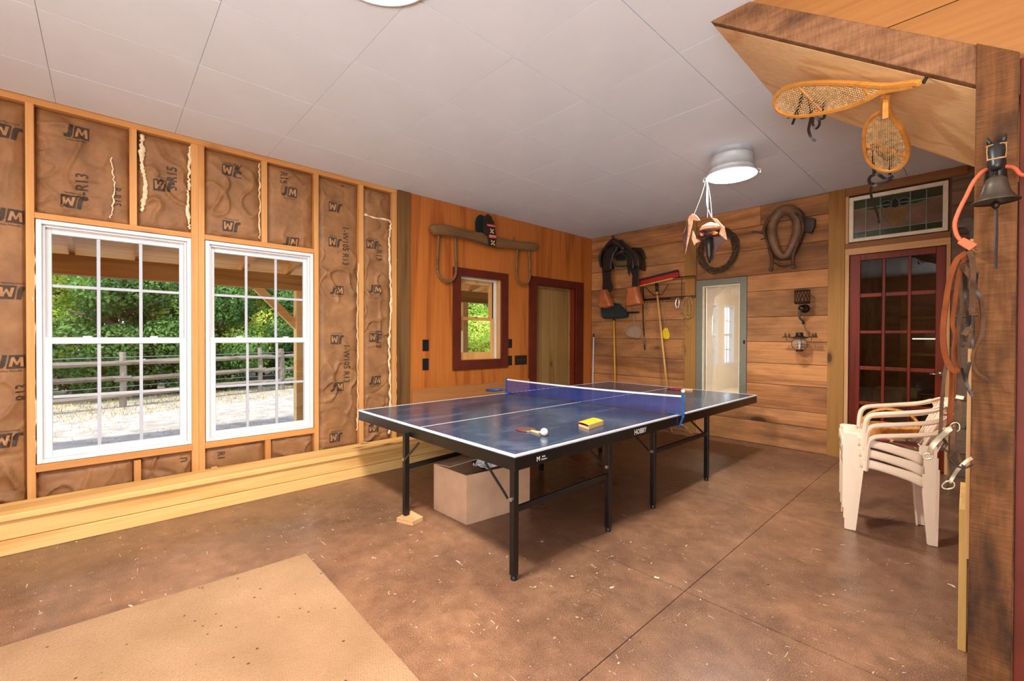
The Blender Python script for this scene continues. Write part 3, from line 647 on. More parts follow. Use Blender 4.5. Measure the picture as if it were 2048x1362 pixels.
# ---- interior window 4
w4 = thing('window_4', (-2.15, WB, WZ0), 'grey-framed interior window with hazy film and a cream curtain', kind='structure')
MB().box(WX0, WX0+.075, WB-.018, WB+.10, WZ0, WZ1).box(WX1-.075, WX1, WB-.018, WB+.10, WZ0, WZ1).box(WX0+.075, WX1-.075, WB-.018, WB+.10, WZ0, WZ0+.085).box(WX0+.075, WX1-.075, WB-.018, WB+.10, WZ1-.075, WZ1).build('window_frame', 'greyframe', w4, bevel=.003)
MB().box(WX0+.07, WX0+.088, WB-.004, WB+.04, WZ0+.08, WZ1-.07).box(WX1-.088, WX1-.07, WB-.004, WB+.04, WZ0+.08, WZ1-.07).box(WX0+.088, WX1-.088, WB-.004, WB+.04, WZ0+.08, WZ0+.098).box(WX0+.088, WX1-.088, WB-.004, WB+.04, WZ1-.088, WZ1-.07).build('inner_bead', 'whitefr', w4, bevel=.002)
MB().box(WX0+.08, WX1-.08, WB+.016, WB+.020, WZ0+.09, WZ1-.08).build('pane', 'glass', w4)
MB().grid(lambda u, v: (WX0+.10+u*(WX1-WX0-.20), WB+.055+.006*math.sin(u*9+v*3)+.004*math.sin(v*11), WZ0+.10+v*(WZ1-WZ0-.19)), 16, 30).build('hazy_film', 'film', w4, smooth=True)
cur = MB()
cur.grid(lambda u, v: (WX0+.09+u*(.05+.05*v+.02*math.sin(v*7)), WB+.085+.008*math.sin(u*20), WZ0+.10+v*(WZ1-WZ0-.18)), 14, 20)
cur.grid(lambda u, v: (WX0+.09+u*(WX1-WX0-.18), WB+.085+.006*math.sin(u*60), WZ1-.09-v*(.09+.02*math.sin(u*9))), 60, 4)
cur.build('curtain', 'creamcloth', w4, smooth=True, fix=False)
box('latch', 'iron', w4, WX1-.03, WX1-.012, WB-.03, WB-.016, 1.13, 1.17)
# room beyond window 4
br = thing('wall_back_room', (-3, 8, 0), 'cream walls of the room beyond the interior window', kind='structure')
BY = 12.5
box('room_floor', 'wallpaint', br, WL-.05, -1.22, WB+.12, BY, -.05, 0, 0); box('room_ceiling', 'wallpaint', br, WL-.2, -1.22, WB+.12, BY, ZC, ZC+.1, 0)
box('room_wall', 'wallpaint', br, -1.28, -1.20, WB+.12, BY, 0, ZC, 0); box('room_wall', 'wallpaint', br, WL-.2, -1.2, BY, BY+.1, 0, ZC, 0)
bwn = [(9.45, 10.10), (10.40, 11.05)]; yy = WB+.12
for a, b in bwn:
    box('room_wall', 'wallpaint', br, WL-.12, WL, yy, a, 0, ZC, 0); box('room_wall', 'wallpaint', br, WL-.12, WL, a, b, 0, .57, 0); box('room_wall', 'wallpaint', br, WL-.12, WL, a, b, 1.96, ZC, 0); yy = b
box('room_wall', 'wallpaint', br, WL-.12, WL, yy, BY, 0, ZC, 0)
for n_, (a, b) in enumerate(bwn):
    wd = thing('window_%d' % (n_+6), (WL, a, .57), ['white window in the cream room, seen through the interior window, nearer one', 'white window in the cream room, seen through the interior window, farther one'][n_], kind='structure')
    ring2('window_frame', 'white', wd, WL-.10, WL+.01, a, b, .57, 1.96, .05, .05, .05)
    mm = MB().box(WL-.06, WL-.03, a+.05, b-.05, 1.24, 1.29); mm.box(WL-.055, WL-.04, (a+b)/2-.01, (a+b)/2+.01, .62, 1.91)
    for z in (.92, 1.59): mm.box(WL-.055, WL-.04, a+.05, b-.05, z-.01, z+.01)
    mm.build('muntin_grid', 'white', wd)
area('back_room_fill', (-2.6, 8.6, ZC-.05), .5, 60, (1, .93, .84))  # unseen area light added to brighten the cream room
# ---- glazed door
d2 = thing('door_2', (-.56, WB, 0), 'fifteen-light glazed door with dark cherry stain', kind='structure')
DY0, DY1 = WB+.012, WB+.052
gx = [(-.823, -.659), (-.634, -.475), (-.452, -.288)]; gz = [(1.635, 1.958), (1.272, 1.597), (.925, 1.244), (.578, .889), (.232, .546)]
lf = MB(); lf.box(-.907, -.823, DY0, DY1, .01, 2.018).box(-.288, -.223, DY0, DY1, .01, 2.018).box(-.823, -.288, DY0, DY1, 1.958, 2.018).box(-.823, -.288, DY0, DY1, .01, .232)
lf = lf.build('door_leaf', 'reddoor', d2, bevel=.003)
m = MB()
for a, b in zip(gx, gx[1:]): m.box(a[1], b[0], DY0+.004, DY1-.004, .232, 1.958)
for a, b in zip(gz, gz[1:]):
    for g in gx: m.box(g[0], g[1], DY0+.004, DY1-.004, b[1], a[0])
m.build('muntin_grid', 'reddoor', lf, bevel=.004)
for g in gx:
    for z in gz: MB().box(g[0], g[1], WB+.030, WB+.033, z[0], z[1]).build('pane', 'glassdark', lf)
hd = MB().lathe([(.001, 0), (.016, .002), (.016, .012), (.006, .016), (.006, .045)], (-.252, DY0-.001, .884), 14, 'y', mat=None)
hd = MB().tube([(-.252, DY0, .884), (-.252, DY0-.05, .884)], .007).tube([(-.252, DY0-.048, .884), (-.32, DY0-.052, .882)], .006).lathe([(.022, 0), (.022, .006)], (-.252, DY0-.007, .884), 14, 'y', cap=True)
hd.build('door_handle', 'steel', lf, smooth=True)
# ---- stained-glass transom
w5 = thing('window_5', (-.56, WB, 2.147), 'stained-glass transom with a dark tulip over the glazed door', kind='structure')
TX0, TX1, TZ0, TZ1 = -.914, -.215, 2.147, 2.588
ring = MB().box(TX0, TX0+.034, WB-.006, WB+.03, TZ0, TZ1).box(TX1-.034, TX1, WB-.006, WB+.03, TZ0, TZ1).box(TX0+.034, TX1-.034, WB-.006, WB+.03, TZ0, TZ0+.032).box(TX0+.034, TX1-.034, WB-.006, WB+.03, TZ1-.036, TZ1)
ring.build('window_frame', 'whitefr', w5, bevel=.003)
gx0, gx1, gz0, gz1 = TX0+.034, TX1-.034, TZ0+.032, TZ1-.036
vx = [gx0, -.784, -.676, -.464, -.355, gx1]; vz = [gz0, 2.240, 2.462, gz1]
for i in range(5):
    for j in range(3):
        MB().box(vx[i]+.002, vx[i+1]-.002, WB+.010, WB+.016, vz[j]+.002, vz[j+1]-.002).build('glass_piece', 'mauve' if j == 1 else 'green1', w5)
ld = MB()
for x in vx: ld.box(x-.0035, x+.0035, WB+.004, WB+.019, gz0, gz1)
for z in vz: ld.box(gx0, gx1, WB+.0045, WB+.0185, z-.0035, z+.0035)
cxm = -.570
def flat(poly, mat, w): return MB().prism(poly, lambda u, v, d: (cxm+u, WB+.0095-d, 2.462+v), w).build('glass_piece', mat, w5)
vase = [(-.100, -.035), (.100, -.035), (.085, -.10), (.05, -.17), (0, -.222), (-.05, -.17), (-.085, -.10)]
flat(vase, 'amberg', .002)
for s_ in (-1, 1):
    flat([(s_*.055, -.010), (s_*.10, -.020), (s_*.15, -.03), (s_*.215, -.012), (s_*.215, .022), (s_*.16, .012), (s_*.10, .026)], 'green2', .0025)
    c_ = [(s_*.062+.040*math.cos(k*.5236), .004+.036*math.sin(k*.5236)) for k in range(12)]; flat(c_, 'navyg', .0035); ld.tube([(cxm+u, WB+.0055, 2.462+v) for u, v in c_], .0028, 5, True)
bud = [(0, .058), (.020, .030), (.036, .004), (.028, -.026), (0, -.042), (-.028, -.026), (-.036, .004), (-.020, .030)]; flat(bud, 'navyg', .0055); ld.tube([(cxm+u, WB+.0035, 2.462+v) for u, v in bud], .0028, 5, True)
ld.tube([(cxm+u, WB+.0065, 2.462+v) for u, v in vase], .0026, 5, True); ld.build('lead_came', 'lead', w5)
# ---- dim room behind the glazed door
dr = thing('wall_store_room', (.2, 7, 0), 'dark boarded walls of the store room behind the glazed door', kind='structure')
box('room_wall', 'greyplank', dr, -1.19, -1.10, WB+.12, 9.3, 0, ZC, 0); box('room_wall', 'greyplank', dr, 1.6, 1.7, WB+.12, 9.3, 0, ZC, 0); box('room_wall', 'greyplank', dr, -1.19, 1.7, 9.3, 9.4, 0, ZC, 0)
box('room_floor', 'floor', dr, -1.19, 1.7, WB+.11, 9.4, -.05, 0, 0); box('room_ceiling', 'ceilgap', dr, -1.19, 1.7, WB+.11, 9.4, ZC, ZC+.1, 0)
sh = thing('storage_shelf', (-.2, 7.6, 0), 'wooden storage shelf in the dim room behind the glazed door', 'shelf')
for x in (-.72, .28): box('upright', 'trimw', sh, x, x+.07, 7.45, 7.52, 0, 2.2)
for z in (.45, .98, 1.45): box('shelf_board', 'trimx', sh, -.72, .35, 7.45, 7.85, z, z+.025)
bx1 = box('storage_box', 'card', None, -.86, -.48, 6.5, 6.9, .0, .62, .006); tag(bx1, 'pale carton with papers behind the lowest door panes', 'box')
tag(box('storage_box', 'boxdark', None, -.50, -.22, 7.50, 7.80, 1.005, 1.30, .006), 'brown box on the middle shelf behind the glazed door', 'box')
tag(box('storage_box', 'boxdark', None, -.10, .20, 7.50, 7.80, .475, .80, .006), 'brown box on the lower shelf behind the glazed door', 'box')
tag(MB().box(-.60, .25, 7.40, 7.43, 1.185, 1.20).build('bright_strip', emit('store_bright_strip', (255, 250, 240), 1.6)), 'thin white emissive strip behind the glazed door', 'lamp')  # emissive white bar, one bright horizontal line
area('store_room_area_light', (.3, 8.2, ZC-.05), .4, 5, (1, .86, .66))  # area light under the store-room ceiling, no fixture modelled
# ---- walls out of view that close the room; openings added for the fill lights
wr = thing('wall_right', (XR, 0, 0), 'right wall with an opening added for fill light, out of view', kind='structure')
box('wall_board', 'ply', wr, XR, XR+.1, -1.0, YB, 0, ZC, 0); box('wall_board', 'ply', wr, XR, XR+.1, YF, -1.0, 2.4, ZC, 0)
wf = thing('wall_front', (0, YF, 0), 'front wall with a wide opening added for fill light, out of view', kind='structure')
box('wall_board', 'ply', wf, WL-.2, -.3, YF-.1, YF, 0, ZC, 0); box('wall_board', 'ply', wf, 2.5, XR+.1, YF-.1, YF, 0, ZC, 0); box('wall_board', 'ply', wf, -.3, 2.5, YF-.1, YF, 2.5, ZC, 0)

# ================================================================== STAIRCASE, POST
YS = 2.09
st = thing('staircase', (-.02, YS, 2.0), 'underside of a wooden stair with rough-sawn stringer and pale pine soffit', 'staircase')
k_ = (2.685-2.030)/(.885-.021)
def stri(u, v, w): return (u, YS+w, v)
MB().prism([(-.885, ZC), (-.714, ZC), (.12, ZC-k_*.834), (.12, ZC-k_*1.005)], stri, .045).build('stringer', 'rough_x', st, bevel=.004)
sf = MB()
A, Bq = Vector((-.885, YS+.045, ZC)), Vector((-.889, 3.02, ZC))
Cq, Dq = Vector((.40, 3.02, ZC-.775*1.289)), Vector((.40, YS+.045, ZC-k_*1.285))
for t0, t1 in ((0, .2), (.2, .5), (.5, .8), (.8, 1)):
    p = [A.lerp(Bq, t0), A.lerp(Bq, t1), Dq.lerp(Cq, t1), Dq.lerp(Cq, t0)]
    g = .0006; p[0].y += g; p[3].y += g; p[1].y -= g; p[2].y -= g
    up = Vector((.012, 0, .018)); MB().add(p+[q+up for q in p], [(0, 1, 2, 3), (7, 6, 5, 4), (0, 4, 5, 1), (1, 5, 6, 2), (2, 6, 7, 3), (3, 7, 4, 0)]).build('soffit_board', 'soffit', st)
MB().prism([(-.889, ZC), (-.715, ZC), (.40, ZC-.775*1.11), (.40, ZC-.775*1.289)], lambda u, v, w: (u, 3.021+w, v), .04).build('stringer', 'soffit', st, bevel=.003)
zj = 2.335
sp = thing('wall_stair', (0, YS, 2.4), 'stained plywood closing the side of the stair above the stringer', kind='structure')
def under(x): return ZC-k_*(x+.714)
def pan(x0, x1, zlo, zhi):
    pts = [(x0, max(under(x0), zlo)), (x1, max(under(x1), zlo)), (x1, zhi)]
    if zhi > max(under(x0), zlo)+.01: pts.append((x0, zhi))
    return pts
xj = -.714+(ZC-zj)/k_
MB().prism([(-.714, ZC), (xj, zj+.002), (1.3, zj+.002), (1.3, ZC)], lambda u, v, w: (u, YS+.012+w, v), .02).build('plywood_panel', 'plydark', sp)
MB().prism([(xj, zj-.002), (.12, under(.12)), (.12, 1.9), (1.3, 1.9), (1.3, zj-.002)], lambda u, v, w: (u, YS+.012+w, v), .02).build('plywood_panel', 'plydark', sp)
box('stair_trim', 'red', sp, .073, 1.3, YS-.004, YS+.011, 0, 2.07, .002).location.x += 0
post = thing('support_post', (.024, YS, 0), 'rough-sawn dark brown timber post holding up the stair', 'post')
pm = MB().add([(-.0265, YS-.012, 0), (.070, YS-.012, 0), (.070, YS+.085, 0), (-.0265, YS+.085, 0), (-.0215, YS-.012, 2.160), (.071, YS-.012, 2.088), (.071, YS+.085, 2.088), (-.0215, YS+.085, 2.160)],
    [(3, 2, 1, 0), (4, 5, 6, 7), (0, 1, 5, 4), (1, 2, 6, 5), (2, 3, 7, 6), (3, 0, 4, 7)]).build('timber', 'rough_z', post, bevel=.003)
lt = MB().bar((-.033, 2.24, .42), (-.027, 2.24, 1.55), .012, .012).build('trim_1', 'trimw', None); tag(lt, 'thin pale lath standing just behind the post', kind='structure')
# ================================================================== BENCH
bn = thing('bench', (-3.75, .2, 0), 'long low pine bench of thick boards under the insulated wall', 'bench')
box('bench_top', 'bench', bn, -3.86, -3.592, -2.6, 2.95, .190, .225, .005)
box('bench_front_board', 'bench', bn, -3.645, -3.612, -2.6, 2.93, .085, .186, .004); box('bench_front_board', 'bench', bn, -3.642, -3.606, -2.6, 2.93, .0, .082, .004)
for y in (-1.8, -.6, .6, 1.8, 2.85): box('bench_support', 'bench', bn, WL+.004, -3.646, y, y+.04, 0, .188)
box('bench_ledger', 'bench', bn, WL+.002, -3.86, -2.6, 2.2, .10, .165, .003)
tag(box('cleat_board', 'stud_y', None, WL+.001, WL+.03, 2.36, 2.9, .05, .14), 'pine cleat behind the end of the bench', 'board')

# ================================================================== CARPET
cp = MB(); cc = [(-2.519, .807), (-2.60, -2.6), (-.6, -2.6), (-.6, .79)]
cp.prism(cc, lambda u, v, w: (u, v, w), .011)
tag(cp.build('carpet', 'carpet', None, bevel=.003), 'beige looped carpet offcut lying flat on the concrete at lower left', 'carpet')

# ================================================================== TABLE
TX0, TX1, TY0, TY1, TZ = -3.344, -1.547, 1.463, 4.835, .62
TM = 3.135
tt = thing('ping_pong_table', (-2.45, TM, 0), 'dark blue table tennis table with white lines on black folding legs', 'table')
for a, b in ((TY0, TM-.003), (TM+.003, TY1)):
    tp = box('table_top', 'table', tt, TX0, TX1, a, b, TZ-.014, TZ, .0015)
    ln = MB(); z0, z1 = TZ+.0002, TZ+.0009; wl = .016
    ln.box(TX0+.001, TX0+wl, a, b, z0, z1).box(TX1-wl, TX1-.001, a, b, z0, z1)
    if a == TY0: ln.box(TX0+wl, TX1-wl, a+.001, a+wl, z0, z1)
    else: ln.box(TX0+wl, TX1-wl, b-wl, b-.001, z0, z1)
    ln.box(-2.4495, -2.4435, a, b, z0, z1)
    ln.box(TX0-.0006, TX0-.0001, a, b, TZ-.008, z1).box(TX1+.0001, TX1+.0006, a, b, TZ-.008, z1)
    if a == TY0: ln.box(TX0, TX1, a-.0007, a-.0001, TZ-.008, z1)
    else: ln.box(TX0, TX1, b+.0001, b+.0007, TZ-.008, z1)
    ln.build('white_line', 'tape', tp)
    ap = MB(); w = .02; zb, zt = TZ-.078, TZ-.0145
    ap.box(TX0+.004, TX0+.004+w, a+.003, b-.003, zb, zt).box(TX1-.004-w, TX1-.004, a+.003, b-.003, zb, zt).box(TX0+.004+w, TX1-.004-w, a+.003, a+.003+w, zb, zt).box(TX0+.004+w, TX1-.004-w, b-.003-w, b-.003, zb, zt)
    ap.box(TX0+.03, TX1-.03, (a+b)/2-.012, (a+b)/2+.012, zb+.02, zt)
    ap.build('apron', 'black', tt, bevel=.002)
BLK = (-2.564,1.444)
rows = [(1.482, 2.284), (2.825, 3.70)]
for n_, (ya, yb) in enumerate(rows):
    for x in (-1.572, -2.648):
        for y in (ya, yb):
            onblock = (x < -2 and y < 2 and n_ == 0)
            if onblock: x, y = BLK
            elif x < -2 and n_ == 0: x = -2.648
            z0 = .0315 if onblock else .022
            MB().box(x-.0165, x+.0165, y-.0165, y+.0165, z0, TZ-.05).build('leg', 'black', tt, bevel=.002)
            if not onblock:
                MB().lathe([(.0175, 0), (.019, .006), (.016, .018), (.013, .024)], (x, y, 0.0002), 12, cap=True).build('leg_foot', 'blackplastic', tt, smooth=True)
            s_ = -1 if x > -2 else 1
            MB().lathe([(.010, -.004), (.010, .004)], (x, y-.020, .40), 10, 'y', cap=True).build('bolt', 'steel', tt)
            br_ = MB().bar((x+s_*.022, y-.022, .40), (x+s_*.05, y-.022, .425), .005, .014).bar((x+s_*.05, y-.022, .425), (x+s_*.20, y-.022, TZ-.075), .005, .014).build('folding_brace', 'black', tt)
        zr_ = .345 if n_ == 0 else .395
        xs_, ys_ = (BLK[0], BLK[1]+.017) if (n_ == 0 and x < -2) else (x, ya+.017)
        MB().bar((xs_, ys_, zr_), (x, yb-.017, zr_), .018, .03).build('side_rail', 'black', tt, bevel=.002)
    yy_ = rows[n_][0 if n_ == 0 else 1]
# writing on the apron
def side_text(txt, y, z, sz, bold=.0006):
    vs, fs = text_mesh(txt, sz, bold)
    b = MB().add([(TX1-.0035, y+v[0], z+v[1]) for v in vs], [f for f in fs]).build('printed_mark', 'tape', tt, fix=False); return b
side_text('HOBBY', 2.617, .574, .046, .0012)
lx, lz = 1.636, .572
side_text('M', lx-.004, lz, .034); side_text('Multi', lx+.036, lz+.008, .012, .0003); side_text('Outdoor', lx+.040, lz-.006, .012, .0003)
# net
na, nb = Vector((-1.520, 3.165, TZ)), Vector((-3.365, 3.055, TZ)); NH = .145
nn = thing('table_tennis_net', (-2.44, 3.11, TZ), 'blue net with white tape clamped across the middle of the table', 'net')
dn = (nb-na).normalized(); side = dn.cross(Vector((0, 0, 1))); Ln = (nb-na).length
def netz(t): return TZ+NH*(.93+.07*(2*t-1)**2)
m = MB(); K = 165
def strand(p, q, r=.0011):
    m.bar(p, q, r*2, r*2)
for i in range(K+1):
    t = i/K; p = na+dn*Ln*t; strand((p.x, p.y, TZ+.006), (p.x, p.y, netz(t)-.010))
for j in range(13):
    for i in range(24):
        t0, t1 = i/24, (i+1)/24; p = na+dn*Ln*t0; q = na+dn*Ln*t1; f = j/12
        strand((p.x, p.y, TZ+.006+(netz(t0)-.016-TZ)*f), (q.x, q.y, TZ+.006+(netz(t1)-.016-TZ)*f))
m.build('net_mesh', 'net', nn)
m = MB()
for i in range(24):
    t0, t1 = i/24, (i+1)/24; p = na+dn*Ln*t0; q = na+dn*Ln*t1
    m.bar((p.x, p.y, netz(t0)-.006), (q.x, q.y, netz(t1)-.006), .005, .013)
m.build('top_tape', 'tape', nn)
for s_, c in ((1, na), (-1, nb)):
    pst = MB().bar((c.x, c.y, TZ-.02), (c.x-s_*.004, c.y, TZ+NH+.012), .012, .018, w2=.008, h2=.022).build('net_post', 'bluemetal', nn, bevel=.002)
    ex = TX1 if s_ > 0 else TX0
    cl = MB().bar((ex-s_*.10, c.y-.0, TZ+.006), (c.x+s_*.006, c.y, TZ+.004), .034, .006).bar((c.x-s_*.002, c.y, TZ-.022), (ex+s_*.006, c.y, TZ-.082), .026, .008).bar((ex+s_*.006, c.y, TZ-.082), (ex-s_*.03, c.y, TZ-.086), .024, .006)
    cl.build('clamp', 'bluemetal', nn, bevel=.0015)
    MB().tube(smoothpath([(ex+s_*.008, c.y+.0, TZ-.072), (ex+s_*.030, c.y+.02, TZ-.085), (ex+s_*.052, c.y+.05, TZ-.125), (ex+s_*.060, c.y+.075, TZ-.14)], 4), .0055, 8).build('clamp_lever', 'steel' if s_ > 0 else 'bluemetal', nn, smooth=True)
MB().tube([(-3.372, 3.052, TZ+.03), (-3.41, 3.035, TZ+.028)], .006, 8).tube([(-3.41, 3.035, TZ+.028), (-3.50, 2.99, TZ+.020), (-3.57, 2.955, TZ+.016)], [.012, .017, .013], 10).build('clamp_handle', 'bluemetal', nn, smooth=True)
ck = Vector((-1.386,1.709,0.004)); tag(MB().add([ck+Vector(p) for p in ((-.012, -.007, 0), (.006, -.008, 0), (.012, .004, .001), (-.004, .007, 0), (-.002, 0, .007))], [(0, 1, 4), (1, 2, 4), (2, 3, 4), (3, 0, 4), (3, 2, 1, 0)]).build('wood_chip', 'grease', None), 'tiny pale wood chip on the concrete in front of the table', 'scrap')
# paddles, balls, cards
def paddle(c, ang, top, edge, z, label, tilt=0, sc=1.0, group=None, bot=None):
    r = thing('table_tennis_paddle', (c[0], c[1], z), label, 'paddle', group)
    M_ = Matrix.Rotation(ang, 4, 'Z')
    def tr(p): q = M_ @ Vector(p)*sc; return (c[0]+q.x, c[1]+q.y, z+q.z)
    blade = [(.085*math.cos(a)*1.02, .078*math.sin(a)) for a in [2*math.pi*k/28 for k in range(28)]]
    b1 = MB().prism(blade, lambda u, v, w: tr((u, v, .003+w)), .006).build('blade', 'padwood', r)
    MB().prism(blade, lambda u, v, w: tr((u*.985, v*.985, .0091+w)), .002).build('rubber', top, r)
    MB().prism(blade, lambda u, v, w: tr((u*.985, v*.985, .0008+w)), .002).build('rubber', bot or 'redrubber', r)
    ed = MB().tube([tr((u*1.01, v*1.01, .006)) for u, v in blade if u < .074], .0035, 6).build('edge_tape', edge, r)
    MB().bar(tr((.070, 0, .0062)), tr((.182, 0, .0075)), .024*sc, .013*sc, w2=.032*sc, h2=.020*sc).build('handle', 'padwood', r, bevel=.004)
    return r
paddle((-1.934,1.923), math.atan2(-0.016000000000000014, 0.15500000000000003), 'blackrubber', 'redrubber', TZ, 'paddle with dark rubber and red edge near the front of the table', sc=.72)
paddle((-2.324,4.664), math.atan2(0.022999999999999687, 0.2589999999999999), 'redrubber', 'redrubber', TZ, 'red paddle lying near the far right corner of the table')
bp = (-1.762,1.867,0.62)
b_ = MB().ball((bp[0]+.015, bp[1]+.02, TZ+.0232), .0225, 20, 12).build('table_tennis_ball', 'ball', None, smooth=True); tag(b_, 'off-white ball with faint print resting against the dark paddle handle', 'ball')
bp = (-2.113,4.316,0.62)
b_ = MB().ball((bp[0]+.01, bp[1]+.06, TZ+.022), .0215, 16, 10).build('table_tennis_ball', 'ball', None, smooth=True); tag(b_, 'white ball behind the net post beside the red paddle', 'ball')
q0, q1, q2, q3 = [Vector(p) for p in [(-1.782,2.251,0.62),(-1.67,2.215,0.62),(-1.696,2.394,0.62),(-1.81,2.444,0.62)]]
cb = thing('card_box', tuple(q0), 'open yellow and red playing card box on the table', 'box')
ux, uy = (q1-q0), (q3-q0)
def cbf(u, v, w): p = q0+ux*u+uy*v; return (p.x, p.y, TZ+.0008+w)
MB().prism([(0, 0), (1, 0), (1, 1), (0, 1)], cbf, .004).build('box_base', 'card', cb)
MB().prism([(0, 0), (1, 0), (1, .03), (0, .03)], lambda u, v, w: cbf(u, v, .004+w), .012).prism([(.96, 0), (1, 0), (1, 1), (.96, 1)], lambda u, v, w: cbf(u, v, .004+w), .022).prism([(0, .97), (1, .97), (1, 1), (0, 1)], lambda u, v, w: cbf(u, v, .004+w), .022).build('box_wall', 'padwood', cb)
m = MB().grid(lambda u, v: cbf(u*1.0, v, .028+.004*math.sin(u*3.1)), 6, 3).build('box_lid', 'yellowcard', cb, solid=.003)
MB().prism([(0, .0), (.04, 0), (.04, 1), (0, 1)], lambda u, v, w: cbf(u, v, .004+w), .020).build('box_end', 'redrubber', cb)
# wooden block under one leg
blk = [(-2.57,1.379,0.031),(-2.446,1.424,0.031),(-2.468,1.514,0.031),(-2.615,1.511,0.031)]
m = MB().prism([(p[0], p[1]) for p in blk], lambda u, v, w: (u, v, w), .031)
m.v = [tuple(p) for p in m.v]
blk = m.build('wood_block', 'block', None, bevel=.003); tag(blk, 'small pine offcut under the front left table leg', 'block')
# fix block under the leg: centre on the leg
blk.location = (0, 0, 0)

# ================================================================== CARDBOARD BOX
bxp = [Vector(p) for p in [(-2.592,1.678,0.0),(-2.232,1.688,0.0),(-2.175,2.2,0.0)]]
e1 = bxp[1]-bxp[0]; e2 = bxp[2]-bxp[1]; p0 = bxp[0]; HB = .315
cbx = thing('cardboard_box', tuple(p0+(e1+e2)/2), 'large worn cardboard box with open flaps beneath the table', 'box')
def bf(u, v, z): p = p0+e1*u+e2*v; return (p.x, p.y, z)
def quad(name, pts, mat='card', th=.004): 
    return MB().add(pts, [(0, 1, 2, 3)]).build(name, mat, cbx, solid=th, fix=False)
quad('box_side', [bf(0, 0, 0), bf(1, 0, 0), bf(1, 0, HB), bf(0, 0, HB)]); quad('box_side', [bf(1, 0, 0), bf(1, 1, 0), bf(1, 1, HB), bf(1, 0, HB)])
quad('box_side', [bf(1, 1, 0), bf(0, 1, 0), bf(0, 1, HB), bf(1, 1, HB)]); quad('box_side', [bf(0, 1, 0), bf(0, 0, 0), bf(0, 0, HB), bf(0, 1, HB)])
quad('box_bottom', [bf(0, 0, .004), bf(1, 0, .004), bf(1, 1, .004), bf(0, 1, .004)])
def flap(nm, a, b, c, d, bend=.02, mat='card'):
    a, b, c, d = map(Vector, (a, b, c, d))
    MB().grid(lambda u, v: (a.lerp(b, u)).lerp(d.lerp(c, u), v)+Vector((0, 0, bend*math.sin(v*2.4)*math.sin(u*2.6+.3))), 6, 5).build(nm, mat, cbx, solid=.004, smooth=False, fix=False)
flap('box_flap', bf(0, 0, HB), bf(0, 1, HB), bf(.55, 1, HB+.045), bf(.5, 0, HB+.012), .015)
flap('box_flap', bf(1, 0, HB), bf(1, 1, HB), bf(.62, .98, HB-.01), bf(.55, .03, HB-.035), -.02)
flap('box_flap', bf(0, 0, HB), bf(1, 0, HB), bf(.82, .33, HB-.012), bf(.2, .35, HB+.03), .012, 'cardin')
flap('box_flap', bf(0, 1, HB), bf(1, 1, HB), bf(.85, .7, HB-.03), bf(.15, .66, HB+.03), .02)
rnd = random.Random(3)
pb = MB(); cc_ = Vector(bf(.74, .42, HB+.01))
pb.grid(lambda u, v: tuple(cc_+Vector(((u-.5)*.15+rnd.uniform(-.012, .012), (v-.5)*.15+rnd.uniform(-.012, .012), .055*math.sin(u*3.14)*math.sin(v*3.14)+rnd.uniform(-.012, .018)))), 9, 9)
tag(pb.build('plastic_bag', 'plasticbag', None, solid=.001, fix=False), 'crumpled clear plastic bag poking out of the cardboard box', 'bag')
tag(box('paper_stack', 'plasticbag', None, *[0]*6) if False else MB().bar(bf(.35, .55, HB+.055), bf(.55, .85, HB+.06), .12, .012).build('folded_paper', 'cardin', None), 'folded brown paper lying on top of the cardboard box', 'paper')

